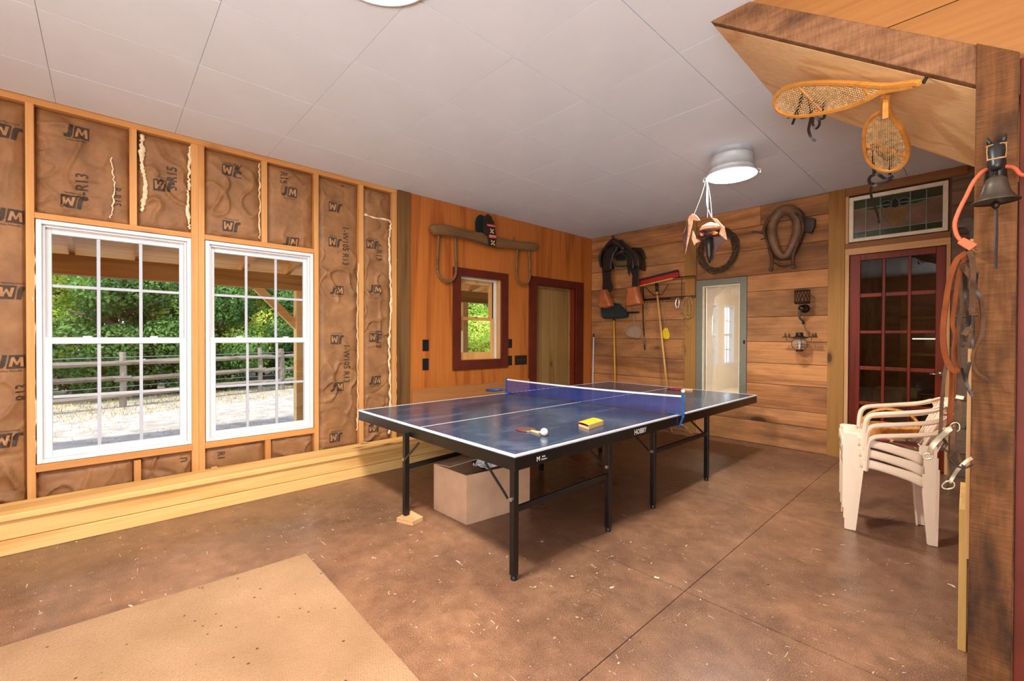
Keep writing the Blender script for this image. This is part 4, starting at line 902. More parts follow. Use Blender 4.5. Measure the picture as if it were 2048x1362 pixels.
# ================================================================== STACKED CHAIRS
CH0 = Vector((-.560, 3.412, 0)); CA = R(13)
def chair_proto():
    r = thing('plastic_chair', (0, 0, 0)); W = .34; T = .012
    def P_(s, y, z): return (s, y, z)
    # seat with rounded front and side aprons
    def seat(u, v):
        s = -.02+u*.39; y = v*W
        z = .470-.085*u+.010*math.sin(v*math.pi)*-1
        if u < .12: z -= (.12-u)**2*2.6
        return (s, y, z)
    MB().grid(seat, 16, 12).build('seat', 'chair', r, smooth=True, solid=.010, fix=False)
    MB().grid(lambda u, v: (-.022-.004*u, v*W, .440-u*.060+.006*math.sin(v*math.pi)), 3, 10).build('front_apron', 'chair', r, smooth=True, solid=.010, fix=False)
    for y in (0, W):
        o_ = -1 if y == 0 else 1
        def leg(s0, s1, w0, w1, z1, out):
            m = MB(); n = 8
            for k in range(n):
                t0, t1 = k/n, (k+1)/n
                def c(t): return (s0+(s1-s0)*t, w0+(w1-w0)*t, z1*(1-t))
                a, wa, za = c(t0); b, wb, zb = c(t1)
                for fy in (0,):
                    m.add([(a-wa/2, y+o_*(.004*t0), za), (a+wa/2, y+o_*(.004*t0), za), (b+wb/2, y+o_*(.004*t1), zb), (b-wb/2, y+o_*(.004*t1), zb)], [(0, 1, 2, 3)])
                    m.add([(a-wa/2, y, za), (a-wa/2, y-o_*.045*(1-.4*t0), za), (b-wb/2, y-o_*.045*(1-.4*t1), zb), (b-wb/2, y, zb)], [(0, 1, 2, 3)])
            bm_ = m.build('leg', 'chair', r, smooth=False, solid=.007, fix=False)
            md = bm_.modifiers[0]; return bm_
        leg(.028, .006, .095, .052, .468, o_); leg(.372, .384, .075, .040, .44, o_)
        # front corner cap rising to the arm
        MB().box(-.024, .074, y-o_*.040, y+o_*.004, .405, .474).build('corner_cap', 'chair', r, bevel=.016)
        # side apron under the seat
        MB().grid(lambda u, v: (.05+u*.30, y+o_*.002, .462-.078*u-v*(.046+.02*abs(2*u-1)**3)), 10, 3).build('side_apron', 'chair', r, smooth=True, solid=.008, fix=False)
        # arm: rises behind the front leg, runs back, dips into the back rim
        path = smoothpath([(.076, y, .38), (.082, y+o_*.004, .47), (.088, y+o_*.010, .545), (.105, y+o_*.014, .585), (.145, y+o_*.018, .603), (.26, y+o_*.020, .622), (.38, y+o_*.010, .645), (.44, y-o_*.03, .672)], 5)
        MB().strap(path, [.034+.010*math.sin(i/(len(path)-1)*3.14) for i in range(len(path))], .011, lambda t: (-1+t*1.2, 0, .25+t) if t < .5 else (0, 0, 1)).build('armrest', 'chair', r, smooth=False, bevel=.003)
        MB().strap(path, .011, .026, lambda t: (-1+t*1.2, 0, .25+t) if t < .5 else (0, 0, 1)).build('armrest_rib', 'chair', r, smooth=False)
    # back: rim plus slats
    rim = smoothpath([(.44, .03, .672), (.472, .08, .695), (.485, W/2, .705), (.472, W-.08, .695), (.44, W-.03, .672)], 6)
    MB().strap(rim, .040, .012, (0, 0, 1)).build('back_rim', 'chair', r, bevel=.003)
    MB().strap([(p.x+.004, p.y, p.z-.018) for p in rim], .012, .040, (0, 0, 1)).build('back_rim_lip', 'chair', r)
    for k in range(7):
        y = .055+k*(W-.11)/6; MB().bar((.352, y, .395), (.478-abs(k-3)*.004, y, .69), .026, .007, up=(1, 0, 0)).build('back_slat', 'chair', r, bevel=.002)
    return r
def copy_tree(o, parent=None):
    c = o.copy(); COL.objects.link(c)
    if parent is not None: c.parent = parent
    for ch in list(o.children): copy_tree(ch, c)
    return c
ch0 = chair_proto(); LBL = ['cream plastic armchair at the bottom of the stack, feet on the floor', 'cream plastic armchair in the middle of the stack', 'cream plastic armchair on top of the stack, holding the basket']
CHROT = Matrix.Rotation(CA, 3, 'Z')
for k in range(3):
    c = ch0 if k == 0 else copy_tree(ch0)
    off = CHROT @ Vector((-.006*k, -.001*k, 0)); c.location = CH0+off+Vector((0, 0, .066*k+.004)); c.rotation_euler = (0, 0, CA)
    tag(c, LBL[k], 'chair', 'stacked cream plastic armchairs')
def onchair(s, y, z): q = CHROT @ Vector((s, y, 0)); return (CH0.x+q.x, CH0.y+q.y, z)
# basket on the seat
SEATZ = .066*2+.004
def seatz(s): return SEATZ+.470-.085*(s+.02)/.39+.006
bk = thing('wicker_basket', onchair(.22, .19, seatz(.2)), 'shallow wicker basket with a bentwood handle on the top chair', 'basket')
m = MB(); c0 = Vector(onchair(.215, .20, 0)); sb = seatz(.17)+.004
for k in range(11):
    t = k/10; rr = .085+.035*t; pts = []
    for a in range(36):
        th = 2*math.pi*a/36; wob = .003*math.sin(th*18+(k % 2)*math.pi)
        q = CHROT @ Vector(((rr+wob)*math.cos(th)*1.15, (rr+wob)*math.sin(th)*.95, 0)); pts.append((c0.x+q.x, c0.y+q.y, sb+.004+t*.066))
    m.tube(pts, .0042, 5, True)
m.build('woven_side', 'wicker', bk)
m = MB().lathe([(.0001, sb), (.088, sb), (.088, sb+.005)], (c0.x, c0.y, 0), 24, cap=False).build('basket_base', 'wicker', bk)
m = MB(); 
for a in range(18):
    th = 2*math.pi*a/18; p_ = []
    for t in (0, 1):
        q = CHROT @ Vector(((.085+.035*t)*math.cos(th)*1.15, (.085+.035*t)*math.sin(th)*.95, 0)); p_.append((c0.x+q.x, c0.y+q.y, sb+.072*t))
    m.tube(p_, .003, 5)
m.build('stake', 'wicker', bk)
hp = [onchair(.215-.135*math.cos(t), .20, sb+.070+.105*math.sin(t)) for t in [math.pi*k/16 for k in range(17)]]
MB().strap(hp, .015, .006, (.1, -1, .25)).build('basket_handle', 'wicker', bk)
paddle(onchair(.13, .06, 0)[:2], CA+.25, 'redrubber', 'blackrubber', seatz(.18)+.003, 'bright red paddle on the top chair beneath the basket', sc=.8)
paddle(onchair(.27, .045, 0)[:2], CA+2.9, 'blackplastic', 'redrubber', seatz(.25)+.012, 'black paddle with red edge overlapping on the top chair', sc=.8)
# ================================================================== ON THE LEFT WALL
yk = thing('ox_yoke', (WL, 3.35, 2.34), 'carved wooden ox yoke with two bent bows hung on the orange plywood', 'yoke')
prof = [(2.535, 2.315, .042), (2.57, 2.335, .058), (2.70, 2.350, .062), (2.90, 2.352, .058), (3.10, 2.345, .060), (3.30, 2.340, .076), (3.45, 2.330, .074), (3.65, 2.335, .052), (3.85, 2.345, .052), (4.0, 2.362, .058), (4.10, 2.365, .055), (4.145, 2.350, .034)]
pts = smoothpath([(WL+.075, y, z) for y, z, r in prof], 3); rr = [prof[min(i//3, 11)][2]*(1-(i % 3)/3)+prof[min(i//3+1, 11)][2]*((i % 3)/3) for i in range(len(pts))]
MB().tube(pts, rr, 12, flat=.8, nrm=(1, 0, 0)).build('yoke_beam', 'yoke', yk, smooth=True, bevel=.004)
for a, b, zt, zb in ((2.620, 2.868, 2.36, 1.800), (3.790, 4.030, 2.38, 1.862)):
    c, r = (a+b)/2, (b-a)/2; p = [(WL+.06, a+.02, zt), (WL+.06, a+.004, zb+r*2.2), (WL+.06, a, zb+r*1.2)]+[(WL+.06, c-r*math.cos(t), zb+r*1.1-r*1.1*math.sin(t)) for t in [math.pi*k/10 for k in range(1, 10)]]+[(WL+.06, b, zb+r*1.2), (WL+.06, b-.004, zb+r*2.2), (WL+.06, b-.02, zt)]
    MB().tube(smoothpath(p, 3), .0155, 8).build('bow', 'yoke', yk, smooth=True)
hk = MB().tube([(WL, 3.74, 2.385), (WL+.06, 3.74, 2.40), (WL+.07, 3.74, 2.44)], .006, 6).build('hook', 'rustiron', yk)
bs = thing('beaded_bag', (WL, 3.35, 2.45), 'dark beaded hanging with red bars and cream crosses above the yoke', 'beadwork')
P2 = [(3.249,2.62),(3.205,2.582),(3.182,2.517),(3.186,2.426),(3.212,2.372),(3.25,2.367),(3.267,2.257),(3.358,2.26),(3.382,2.356),(3.363,2.447),(3.342,2.545),(3.301,2.6)]
MB().prism(P2, lambda u, v, w: (WL+.135+w, u, v), .016).build('felt_body', 'darkleather', bs, bevel=.003)
MB().prism([(u-.05 if v > 2.4 else u, v) for u, v in P2[:6]]+[P2[-1]], lambda u, v, w: (WL+.06+w, u, v), .012).build('felt_back', 'greenbristle', bs)
def qq(pts, mat, nm, d=.152): MB().prism([tuple(p) for p in pts], lambda u, v, w: (WL+d+w, u, v), .004).build(nm, mat, bs)
for pt, mat in [([(3.232,2.499),(3.345,2.505),(3.352,2.483),(3.24,2.479)],'pinkbead'),([(3.265,2.382),(3.369,2.386),(3.373,2.361),(3.268,2.35)],'pinkbead'),([(3.232,2.499),(3.345,2.505),(3.345,2.501),(3.232,2.493)],'bead'),([(3.268,2.35),(3.373,2.361),(3.378,2.352),(3.268,2.343)],'bead')]: qq(pt, mat, 'bead_bar', .152 if mat != 'bead' else .1565)
for c in [(3.308,2.429),(3.323,2.296)]:
    for a in (45, 135, 225, 315):
        ca, sa = math.cos(R(a)), math.sin(R(a)); L1 = .032 if c[1] > 2.36 else .036
        qq([(c[0]+ca*.006-sa*.005, c[1]+sa*.006+ca*.005), (c[0]+ca*L1-sa*.007, c[1]+sa*L1+ca*.007), (c[0]+ca*L1+sa*.007, c[1]+sa*L1-ca*.007), (c[0]+ca*.006+sa*.005, c[1]+sa*.006-ca*.005)], 'wbead', 'bead_cross')
MB().tube([(WL+.14, 3.345, 2.575), (WL+.09, 3.335, 2.61), (WL+.002, 3.335, 2.63)], .004, 6).build('hanging_loop', 'rawhide', bs)
SW = [((2.476, 2.551, 1.045, 1.168), 'black light switch plate, upper one left of the small window', 't'), ((2.476, 2.551, .841, .966), 'black outlet plate, lower one left of the small window', 'o'),
      ((3.703, 3.772, 1.061, 1.172), 'black switch plate just right of the small window, upper one', 't'), ((3.703, 3.772, .842, .962), 'black outlet plate just right of the small window, lower one', 'o'), ((3.825, 4.035, .842, .962), 'wide black three-gang switch plate beside the plank door', 'w')]
for (a, b, c, d), lb, ty in SW:
    sw = thing('outlet' if ty == 'o' else 'light_switch', (WL, (a+b)/2, c), lb, 'outlet' if ty == 'o' else 'light switch')
    box('cover_plate', 'plate', sw, WL, WL+.007, a, b, c, d, .002)
    ym, zm = (a+b)/2, (c+d)/2
    if ty == 't': box('toggle', 'blackplastic', sw, WL+.007, WL+.018, ym-.006, ym+.006, zm-.004, zm+.014)
    elif ty == 'o':
        for s_ in (-1, 1): box('socket', 'blackplastic', sw, WL+.007, WL+.0095, ym-.015, ym+.015, zm+s_*.025-.014, zm+s_*.025+.014, .003)
    else:
        for s_ in (-1, 0, 1): box('toggle', 'rustiron', sw, WL+.007, WL+.018, ym+s_*.055-.006, ym+s_*.055+.006, zm-.004, zm+.012)

# ================================================================== ON THE BACK WALL
sk = (-3.959,5.362,1.217)
s_ = thing('curtain_rod', (WL+.06, WB-.05, 0), 'thin white rod with dark tip leaning in the corner', 'rod')
MB().tube([(WL+.10, WB-.10, .002), (WL+.065, WB-.03, 1.20)], .0095, 10).build('shaft', 'white', s_, smooth=True); MB().tube([(WL+.065, WB-.03, 1.20), (WL+.063, WB-.027, 1.25)], .010, 10).build('tip', 'blackplastic', s_, smooth=True)
# saddle
sa = thing('saddle', (-3.42, WB-.02, 2.2), 'dark leather riding saddle hung on the planks with tan covered stirrups', 'saddle')
arc = [(-3.641,5.162,2.176),(-3.667,5.162,2.303),(-3.642,5.162,2.399),(-3.562,5.162,2.455),(-3.468,5.162,2.508),(-3.416,5.162,2.527),(-3.363,5.162,2.492),(-3.28,5.162,2.408),(-3.185,5.162,2.335),(-3.119,5.162,2.268),(-3.092,5.162,2.184),(-3.094,5.162,2.091)]
arc = [Vector(p) for p in smoothpath(arc, 3)]
cen = Vector((sum(p.x for p in arc)/len(arc), 0, 2.15))
def skirt(u, v):
    i = u*(len(arc)-1); a = arc[int(i)].lerp(arc[min(len(arc)-1, int(i)+1)], i-int(i)); k = 1-.10*abs(v-.5)*2
    return (cen.x+(a.x-cen.x)*k, WB-.06-.32*v, cen.z+(a.z-cen.z)*(k-.06*math.sin(v*math.pi)))
MB().grid(skirt, 40, 10).build('skirt', 'saddle', sa, smooth=True, solid=.022, fix=False)
MB().grid(lambda u, v: tuple(Vector(skirt(.12+.76*u, .25+v*.6))+Vector((0, 0, .020+.03*(v-.2)**2))), 30, 8).build('seat', 'darkleather', sa, smooth=True, solid=.02, fix=False)
fk = MB().tube([Vector(p)+Vector((0, 0, .01)) for p in smoothpath([skirt(.28, .97), skirt(.38, .99), skirt(.47, 1), skirt(.56, .99), skirt(.68, .97)], 4)], [.024+.018*math.sin(math.pi*k/16) for k in range(17)], 10).build('swell', 'saddle', sa, smooth=True)
hn = Vector(skirt(.47, 1)); MB().tube([hn, hn+Vector((0, -.02, .045)), hn+Vector((.01, -.035, .065))], [.02, .015, .022], 10).build('horn', 'darkleather', sa, smooth=True)
ct = [(-3.354,5.322,2.435),(-3.271,5.322,2.431),(-3.163,5.322,2.407),(-3.129,5.322,2.361),(-3.096,5.322,2.262),(-3.135,5.322,2.249),(-3.202,5.322,2.275),(-3.284,5.322,2.359)]
MB().prism([(p[0], p[2]) for p in ct], lambda u, v, w: (u, WB-.12+w, v), .05).build('cantle', 'saddle', sa, smooth=False, bevel=.012)
for nm, P3 in (('fender', [(-3.642,5.142,2.297),(-3.547,5.142,2.285),(-3.51,5.142,2.159),(-3.509,5.142,2.0),(-3.472,5.142,1.888),(-3.494,5.142,1.829),(-3.544,5.142,1.826),(-3.573,5.142,1.872),(-3.655,5.142,1.865),(-3.648,5.142,2.013),(-3.664,5.142,2.164)]), ('fender', [(-3.247,5.122,2.28),(-3.108,5.122,2.273),(-3.062,5.122,2.187),(-3.067,5.122,2.026),(-3.07,5.122,1.866),(-3.171,5.122,1.862),(-3.165,5.122,2.013),(-3.192,5.122,2.074),(-3.205,5.122,2.011),(-3.232,5.122,2.055),(-3.246,5.122,2.162)])):
    yb = WB-P3[0][1]; MB().prism([(p[0], p[2]) for p in P3], lambda u, v, w: (u, P3[0][1]-.008+w, v), .012).build(nm, 'saddle', sa, bevel=.004)
for nm, P3 in (('stirrup_cover', [(-3.662,5.142,1.872),(-3.591,5.142,1.87),(-3.485,5.142,1.634),(-3.601,5.142,1.603),(-3.713,5.142,1.618),(-3.691,5.142,1.769)]), ('stirrup_cover', [(-3.224,5.122,1.872),(-3.09,5.122,1.865),(-3.014,5.122,1.635),(-3.143,5.122,1.618),(-3.229,5.122,1.606),(-3.26,5.122,1.628)])):
    yb = P3[0][1]; n_ = len(P3); cxx = sum(p[0] for p in P3)/n_; czz = sum(p[2] for p in P3)/n_
    m = MB(); lay = [(-.055, .72), (-.03, .96), (0, 1), (.05, 1)]
    vs = []
    for dy, sc_ in lay: vs += [(cxx+(p[0]-cxx)*sc_, yb+dy, czz+(p[2]-czz)*(sc_*.4+.6)) for p in P3]
    fs = [tuple(range(n_-1, -1, -1)), tuple(3*n_+k for k in range(n_))]+[(i*n_+k, i*n_+(k+1) % n_, (i+1)*n_+(k+1) % n_, (i+1)*n_+k) for i in range(3) for k in range(n_)]
    m.add(vs, fs).build(nm, 'hood', sa, smooth=False, bevel=.008)
MB().tube(smoothpath([(-3.4,5.082,2.372),(-3.438,5.082,2.336),(-3.448,5.082,2.265),(-3.431,5.082,2.197),(-3.392,5.082,2.165),(-3.309,5.082,2.151),(-3.221,5.082,2.141)], 4), .0125, 8).build('cinch_ring', 'greenleather', sa, smooth=True)
MB().tube(smoothpath([(-3.405,5.122,2.253),(-3.335,5.122,2.238),(-3.254,5.122,2.245),(-3.274,5.122,2.295),(-3.322,5.122,2.325)], 4), .009, 8).build('cinch_strap', 'greenleather', sa, smooth=True)
for P3 in ([(-3.394,5.082,2.503),(-3.464,5.082,2.466),(-3.579,5.082,2.41),(-3.622,5.082,2.287),(-3.621,5.082,2.165),(-3.603,5.082,2.108),(-3.519,5.082,2.105),(-3.469,5.082,2.136),(-3.465,5.082,2.243),(-3.442,5.082,2.312),(-3.393,5.082,2.365),(-3.363,5.082,2.421)], [(-3.373,5.072,2.513),(-3.304,5.072,2.507),(-3.263,5.072,2.451),(-3.189,5.072,2.376),(-3.117,5.072,2.314),(-3.045,5.072,2.218),(-3.036,5.072,2.109),(-3.129,5.072,2.125),(-3.211,5.072,2.155),(-3.206,5.072,2.222),(-3.229,5.072,2.289),(-3.304,5.072,2.381),(-3.356,5.072,2.418)]):
    MB().prism([(p[0], p[2]) for p in P3], lambda u, v, w: (u, P3[0][1]-.004+w, v), .05).build('jockey', 'saddle', sa, bevel=.014)
P3 = [(-3.472,5.222,2.359),(-3.331,5.222,2.364),(-3.276,5.222,2.296),(-3.303,5.222,2.264),(-3.4,5.222,2.258),(-3.493,5.222,2.264),(-3.508,5.222,2.327)]
MB().prism([(p[0], p[2]) for p in P3], lambda u, v, w: (u, P3[0][1]+w, v), .08).build('tree_pad', 'darkleather', sa, bevel=.01)
# upside-down push broom
pbm = thing('push_broom', (-2.8, WB-.1, 0), 'push broom with long red head, standing head-up on a wooden handle', 'broom')
h0, h1 = Vector((-3.203,5.322,1.926)), Vector((-2.626,5.322,1.996))
hd_ = (h1-h0).normalized()
MB().bar(h0, h1, .055, .058).build('head_block', 'broomred', pbm, bevel=.006)
MB().bar(h0+Vector((.01, -.0, -.036)), h0.lerp(h1, .88)+Vector((0, 0, -.036)), .045, .016).build('head_strip', 'handle', pbm, bevel=.003)
MB().bar(h0+Vector((.02, 0, .043)), h1+Vector((-.01, 0, .043)), .05, .030).build('bristles', 'bristle', pbm)
hb, ht = Vector((-2.747,5.272,0.559)), Vector((-2.933,5.322,1.888))
hd2 = (hb-ht).normalized(); tfl = (ht.z)/-hd2.z; MB().tube([ht, ht+hd2*(tfl-.004)], .0125, 10).build('handle', 'handle', pbm, smooth=True)
MB().tube([(-3.093,5.322,1.872),(-2.958,5.307,1.755),(-2.9,5.302,1.757),(-2.843,5.307,1.759),(-2.765,5.322,1.885)], .0045, 6).build('brace', 'iron', pbm); MB().tube([ht+Vector((0, 0, .03)), ht+hd2*.09], .0165, 10).build('socket', 'iron', pbm, smooth=True)
# dark angled broom with yellow handle
br2 = thing('house_broom', (-3.6, WB-.05, 0), 'dark green broom turned bristles-up on a yellow handle', 'broom')
P3 = [(-3.818,5.342,1.635),(-3.757,5.342,1.664),(-3.621,5.342,1.689),(-3.518,5.342,1.677),(-3.431,5.342,1.592),(-3.372,5.342,1.528),(-3.374,5.342,1.485),(-3.43,5.342,1.468),(-3.605,5.342,1.461),(-3.771,5.342,1.472),(-3.802,5.342,1.544)]
MB().prism([(p[0], p[2]) for p in P3], lambda u, v, w: (u, P3[0][1]-.025+w, v), .05).build('broom_head', 'greenbristle', br2, bevel=.008)
m = MB()
for k in range(22):
    u = k/21; x = P3[9][0]*(1)+(P3[6][0]-P3[9][0])*u; m.tube([(P3[10][0]+(P3[6][0]-P3[10][0])*u, P3[0][1]-.028, P3[9][2]+.02), (P3[10][0]+(P3[6][0]-P3[10][0])*u, P3[0][1]-.03, P3[2][2]-.04-.03*abs(u-.5))], .004, 4)
m.build('bristles', 'blackplastic', br2)
a_, b_2 = Vector((-3.6,5.342,1.467)), Vector((-3.547,5.302,0.572)); dd = (b_2-a_).normalized(); MB().tube([a_, a_+dd*((a_.z-.004)/-dd.z)], .0115, 10).build('handle', 'yhandle', br2, smooth=True); MB().tube([a_+Vector((0, 0, .02)), a_+dd*.03], .016, 10).build('socket', 'blackplastic', br2)
hb_ = thing('hand_brush', tuple((-3.303,5.362,1.541)), 'short black brush handle sticking out beside the dark broom', 'brush')
MB().bar((-3.415,5.362,1.543), (-3.205,5.362,1.542), .02, .024).build('handle', 'blackplastic', hb_, bevel=.004); MB().bar((-3.432,5.377,1.556), (-3.54,5.377,1.567), .04, .06).build('bristles', 'bristle', hb_, bevel=.005)
# dustpan
dp = thing('dustpan', tuple((-3.307,5.392,1.344)), 'grey-beige plastic dustpan hanging by its handle', 'dustpan')
O = [(-3.321,5.392,1.375),(-3.384,5.392,1.345),(-3.421,5.392,1.29),(-3.415,5.392,1.24),(-3.362,5.392,1.209),(-3.223,5.392,1.188),(-3.194,5.392,1.222),(-3.186,5.392,1.282),(-3.218,5.392,1.343),(-3.272,5.392,1.374)]
MB().prism([(p[0], p[2]) for p in O], lambda u, v, w: (u, O[0][1]+w, v), .006).build('pan', 'dustpan', dp)
MB().tube([(p[0], p[1]-.012, p[2]) for p in O[:5]+O[5:]], .009, 8, True).build('rim', 'padwood', dp, smooth=True).data.materials[0] = MT['dustpan']
MB().bar((-3.298,5.387,1.503), (-3.293,5.387,1.362), .022, .012).build('handle', 'dustpan', dp, bevel=.003)
# wire rack
wk = thing('wire_rack', (-2.8, WB-.03, 1.8), 'long black wire rack mounted on the planks behind the red broom', 'rack')
m = MB(); rx0, rx1 = -3.195, -2.442
for off in (.03, .075):
    for z in (1.965, 1.945, 1.715, 1.697):
        if off > .05 and z in (1.945, 1.697): continue
        m.tube([(rx0, WB-off, z), (rx1, WB-off, z)], .0032, 5)
for x in (rx0, rx0+.025, -2.62, rx1): m.tube([(x, WB-.03, 1.965), (x, WB-.03, 1.697)], .0035, 5)
m.tube([(-2.96, WB-.03, 1.965), (-2.96, WB-.03, 1.697)], .003, 5)
for k in range(13):
    x = rx0+(rx1-rx0)*k/12
    m.tube([(x, WB-.03, 1.965), (x, WB-.075, 1.965)], .0025, 4).tube([(x, WB-.03, 1.715), (x, WB-.075, 1.715)], .0025, 4)
m.tube([(rx0+.02, WB-.075, 1.705), (-2.75, WB-.075, 1.705)], .007, 6).build('wire_frame', 'iron', wk)
hs_ = thing('leather_strap', (-3.12, WB-.03, 1.3), 'long narrow dark strap hanging from the rack down the planks', 'strap')
MB().strap(smoothpath([(-3.165,5.387,1.895),(-3.157,5.382,1.726),(-3.168,5.392,1.583),(-3.16,5.392,1.402),(-3.151,5.397,1.246),(-3.143,5.397,1.101),(-3.137,5.397,1.027)], 4), .014, .005, (0, -1, 0)).build('strap', 'darkleather', hs_); MB().bar((-3.143,5.392,1.222), (-3.134,5.392,1.102), .016, .006, up=(0, 1, 0)).build('buckle', 'nickel', hs_)
st2 = thing('chain_lead', (-3.05, WB-.03, 1.5), 'thin knotted brown cord hanging at the left of the rack', 'cord')
MB().tube(smoothpath([(-3.123,5.387,1.682),(-3.132,5.392,1.629),(-3.106,5.392,1.556),(-3.134,5.392,1.473),(-3.148,5.392,1.414)], 5), .005, 6).tube(smoothpath([(-3.077,5.387,1.68),(-3.086,5.392,1.603),(-3.105,5.392,1.508)], 4), .004, 6).build('cord', 'rope', st2)
sc_ = thing('yellow_scoop', tuple((-2.826,5.392,1.279)), 'bright yellow plastic scoop on a looped cord', 'scoop')
O = [(-2.836,5.392,1.326),(-2.861,5.392,1.297),(-2.879,5.392,1.245),(-2.875,5.392,1.204),(-2.835,5.392,1.178),(-2.787,5.392,1.182),(-2.775,5.392,1.216),(-2.785,5.392,1.268),(-2.806,5.392,1.314)]
MB().prism([(p[0], p[2]) for p in O], lambda u, v, w: (u, O[0][1]-.004+w, v), .008).build('scoop_body', 'yellow', sc_, bevel=.002); MB().tube([(p[0], p[1]-.008, p[2]) for p in O], .004, 6, True).build('rim', 'yellow', sc_)
MB().tube(smoothpath([(-2.908,5.382,1.687),(-2.875,5.392,1.605),(-2.85,5.392,1.499),(-2.839,5.392,1.395),(-2.834,5.392,1.32)], 4), .003, 5).tube(smoothpath([(-2.846,5.382,1.695),(-2.838,5.392,1.591),(-2.856,5.392,1.476),(-2.829,5.392,1.32)], 4), .003, 5).build('cord', 'rope', sc_)
cb_ = thing('carabiner', tuple((-2.666,5.372,1.65)), 'small red and silver clip hanging from the rack', 'clip')
MB().tube(smoothpath([(-2.66,5.372,1.706),(-2.684,5.372,1.674),(-2.689,5.372,1.617),(-2.671,5.372,1.571),(-2.65,5.372,1.604),(-2.643,5.372,1.671)], 4, True), .007, 6, True).build('loop', 'steel', cb_); MB().tube([(-2.648,5.367,1.694),(-2.651,5.367,1.604)], .008, 6).build('grip', 'broomred', cb_)
rp = thing('rope_coil', tuple((-2.533,5.372,1.609)), 'tan coil of thin rope hung at the right end of the rack', 'rope')
rnd = random.Random(5); m = MB()
for k in range(7):
    a = Vector((-2.539,5.372,1.715)); b = Vector((-2.536,5.382,1.444)); w_ = .05+.04*rnd.random(); c = (a+b)/2
    x0_ = rnd.uniform(-.02, .03); hh = (a.z-b.z)/2*rnd.uniform(.8, 1.02)
    m.tube([(c.x+x0_+w_*.8*math.sin(t)*(.6+.4*(1-math.cos(t))/2), WB-.045-.01*math.sin(t*2+k), a.z-hh+hh*math.cos(t)) for t in [2*math.pi*q/28 for q in range(28)]], .0045, 6, True)
m.tube(smoothpath([(-2.625,5.372,1.681),(-2.594,5.382,1.58),(-2.559,5.382,1.489),(-2.611,5.382,1.423)], 5), .004, 6).tube(smoothpath([(-2.537,5.372,1.455),(-2.547,5.382,1.377),(-2.515,5.382,1.332),(-2.541,5.382,1.288)], 5), .006, 6)
m.build('coil', 'rope', rp, smooth=True)
# wreath
wt = thing('vine_wreath', (-2.165, WB-.04, 2.24), 'round grapevine wreath hung on the planks above the grey window', 'wreath')
rnd = random.Random(11); m = MB()
for k in range(26):
    ph = rnd.uniform(0, 6.28); r1 = rnd.uniform(.012, .04); tw = rnd.choice((2, 3, 4, -3, -2)); rx = .205+rnd.uniform(-.012, .012); rz = .235+rnd.uniform(-.012, .012)
    pts = []
    for q in range(48):
        t = 2*math.pi*q/48; rad = r1*math.cos(tw*t+ph)+rnd.uniform(-.004, .004)
        pts.append((-2.165+(rx+rad)*math.cos(t), WB-.055+max(-.045, min(.045, r1*1.1*math.sin(tw*t+ph))), 2.236+(rz+rad)*math.sin(t)))
    m.tube(pts, rnd.uniform(.003, .0065), 5, True)
m.build('vine_ring', 'vine', wt)
m = MB()
for k in range(60):
    t = rnd.uniform(0, 6.28); c = Vector((-2.165+.215*math.cos(t), WB-.07, 2.236+.25*math.sin(t))); d = Vector((rnd.uniform(-1, 1), -abs(rnd.uniform(0, .4)), rnd.uniform(-1, 1)))*.06
    m.tube(smoothpath([c, c+d*.6+Vector((0, 0, .01)), c+d], 3), .0014, 4)
m.build('tendrils', 'vine', wt)
# horse collar and hames
hc = thing('horse_collar', (-1.46, WB-.08, 2.3), 'old padded horse collar with curved iron hames on the planks', 'horse collar')
ring_ = smoothpath([(-1.57,5.302,2.363),(-1.539,5.302,2.485),(-1.487,5.302,2.545),(-1.425,5.302,2.555),(-1.366,5.302,2.517),(-1.327,5.302,2.429),(-1.327,5.302,2.335),(-1.355,5.302,2.223),(-1.392,5.302,2.134),(-1.427,5.302,2.075),(-1.47,5.302,2.075),(-1.517,5.302,2.144),(-1.551,5.302,2.247)], 4, True)
MB().tube(ring_, [.046+.012*math.sin(i*.13) for i in range(len(ring_))], 12, True).build('padded_ring', 'collar', hc, smooth=True)
MB().tube([Vector((p.x-.030*(1 if p.x < -1.45 else -1), p.y+.03, p.z)) for p in ring_], .040, 10, True).build('rear_pad', 'collard', hc, smooth=True)
for pp in ([(-1.508,5.262,2.546),(-1.582,5.262,2.486),(-1.636,5.262,2.368),(-1.607,5.262,2.272),(-1.575,5.262,2.147),(-1.55,5.262,2.038),(-1.56,5.262,1.935)], [(-1.378,5.262,2.527),(-1.29,5.262,2.436),(-1.267,5.262,2.303),(-1.298,5.262,2.222),(-1.335,5.262,2.127),(-1.357,5.262,2.029),(-1.349,5.262,1.94)]):
    q = smoothpath(pp, 4); MB().tube(q, [.013+.004*math.sin(i*.4) for i in range(len(q))], 8).build('hame', 'rustiron', hc, smooth=True); MB().ball(q[-1], .024, 12, 8).build('hame_ball', 'rustiron', hc, smooth=True)
MB().strap(smoothpath([(-1.555,5.262,1.979),(-1.524,5.262,1.998),(-1.478,5.262,1.963),(-1.425,5.262,1.946),(-1.374,5.262,1.958),(-1.355,5.262,1.97)], 4), .018, .006, (0, -.5, 1)).strap(smoothpath([(-1.559,5.272,2.086),(-1.507,5.272,2.027),(-1.441,5.272,1.967),(-1.377,5.272,1.967)], 4), .012, .005, (0, -1, 0)).build('hame_strap', 'brownleather', hc)
MB().strap(smoothpath([(-1.768,5.302,2.382),(-1.711,5.302,2.369),(-1.655,5.302,2.344)], 3), .016, .01, (0, -1, 0)).strap([(-1.675,5.302,2.282),(-1.62,5.302,2.288)], .014, .01, (0, -1, 0)).build('stub_strap', 'collard', hc)
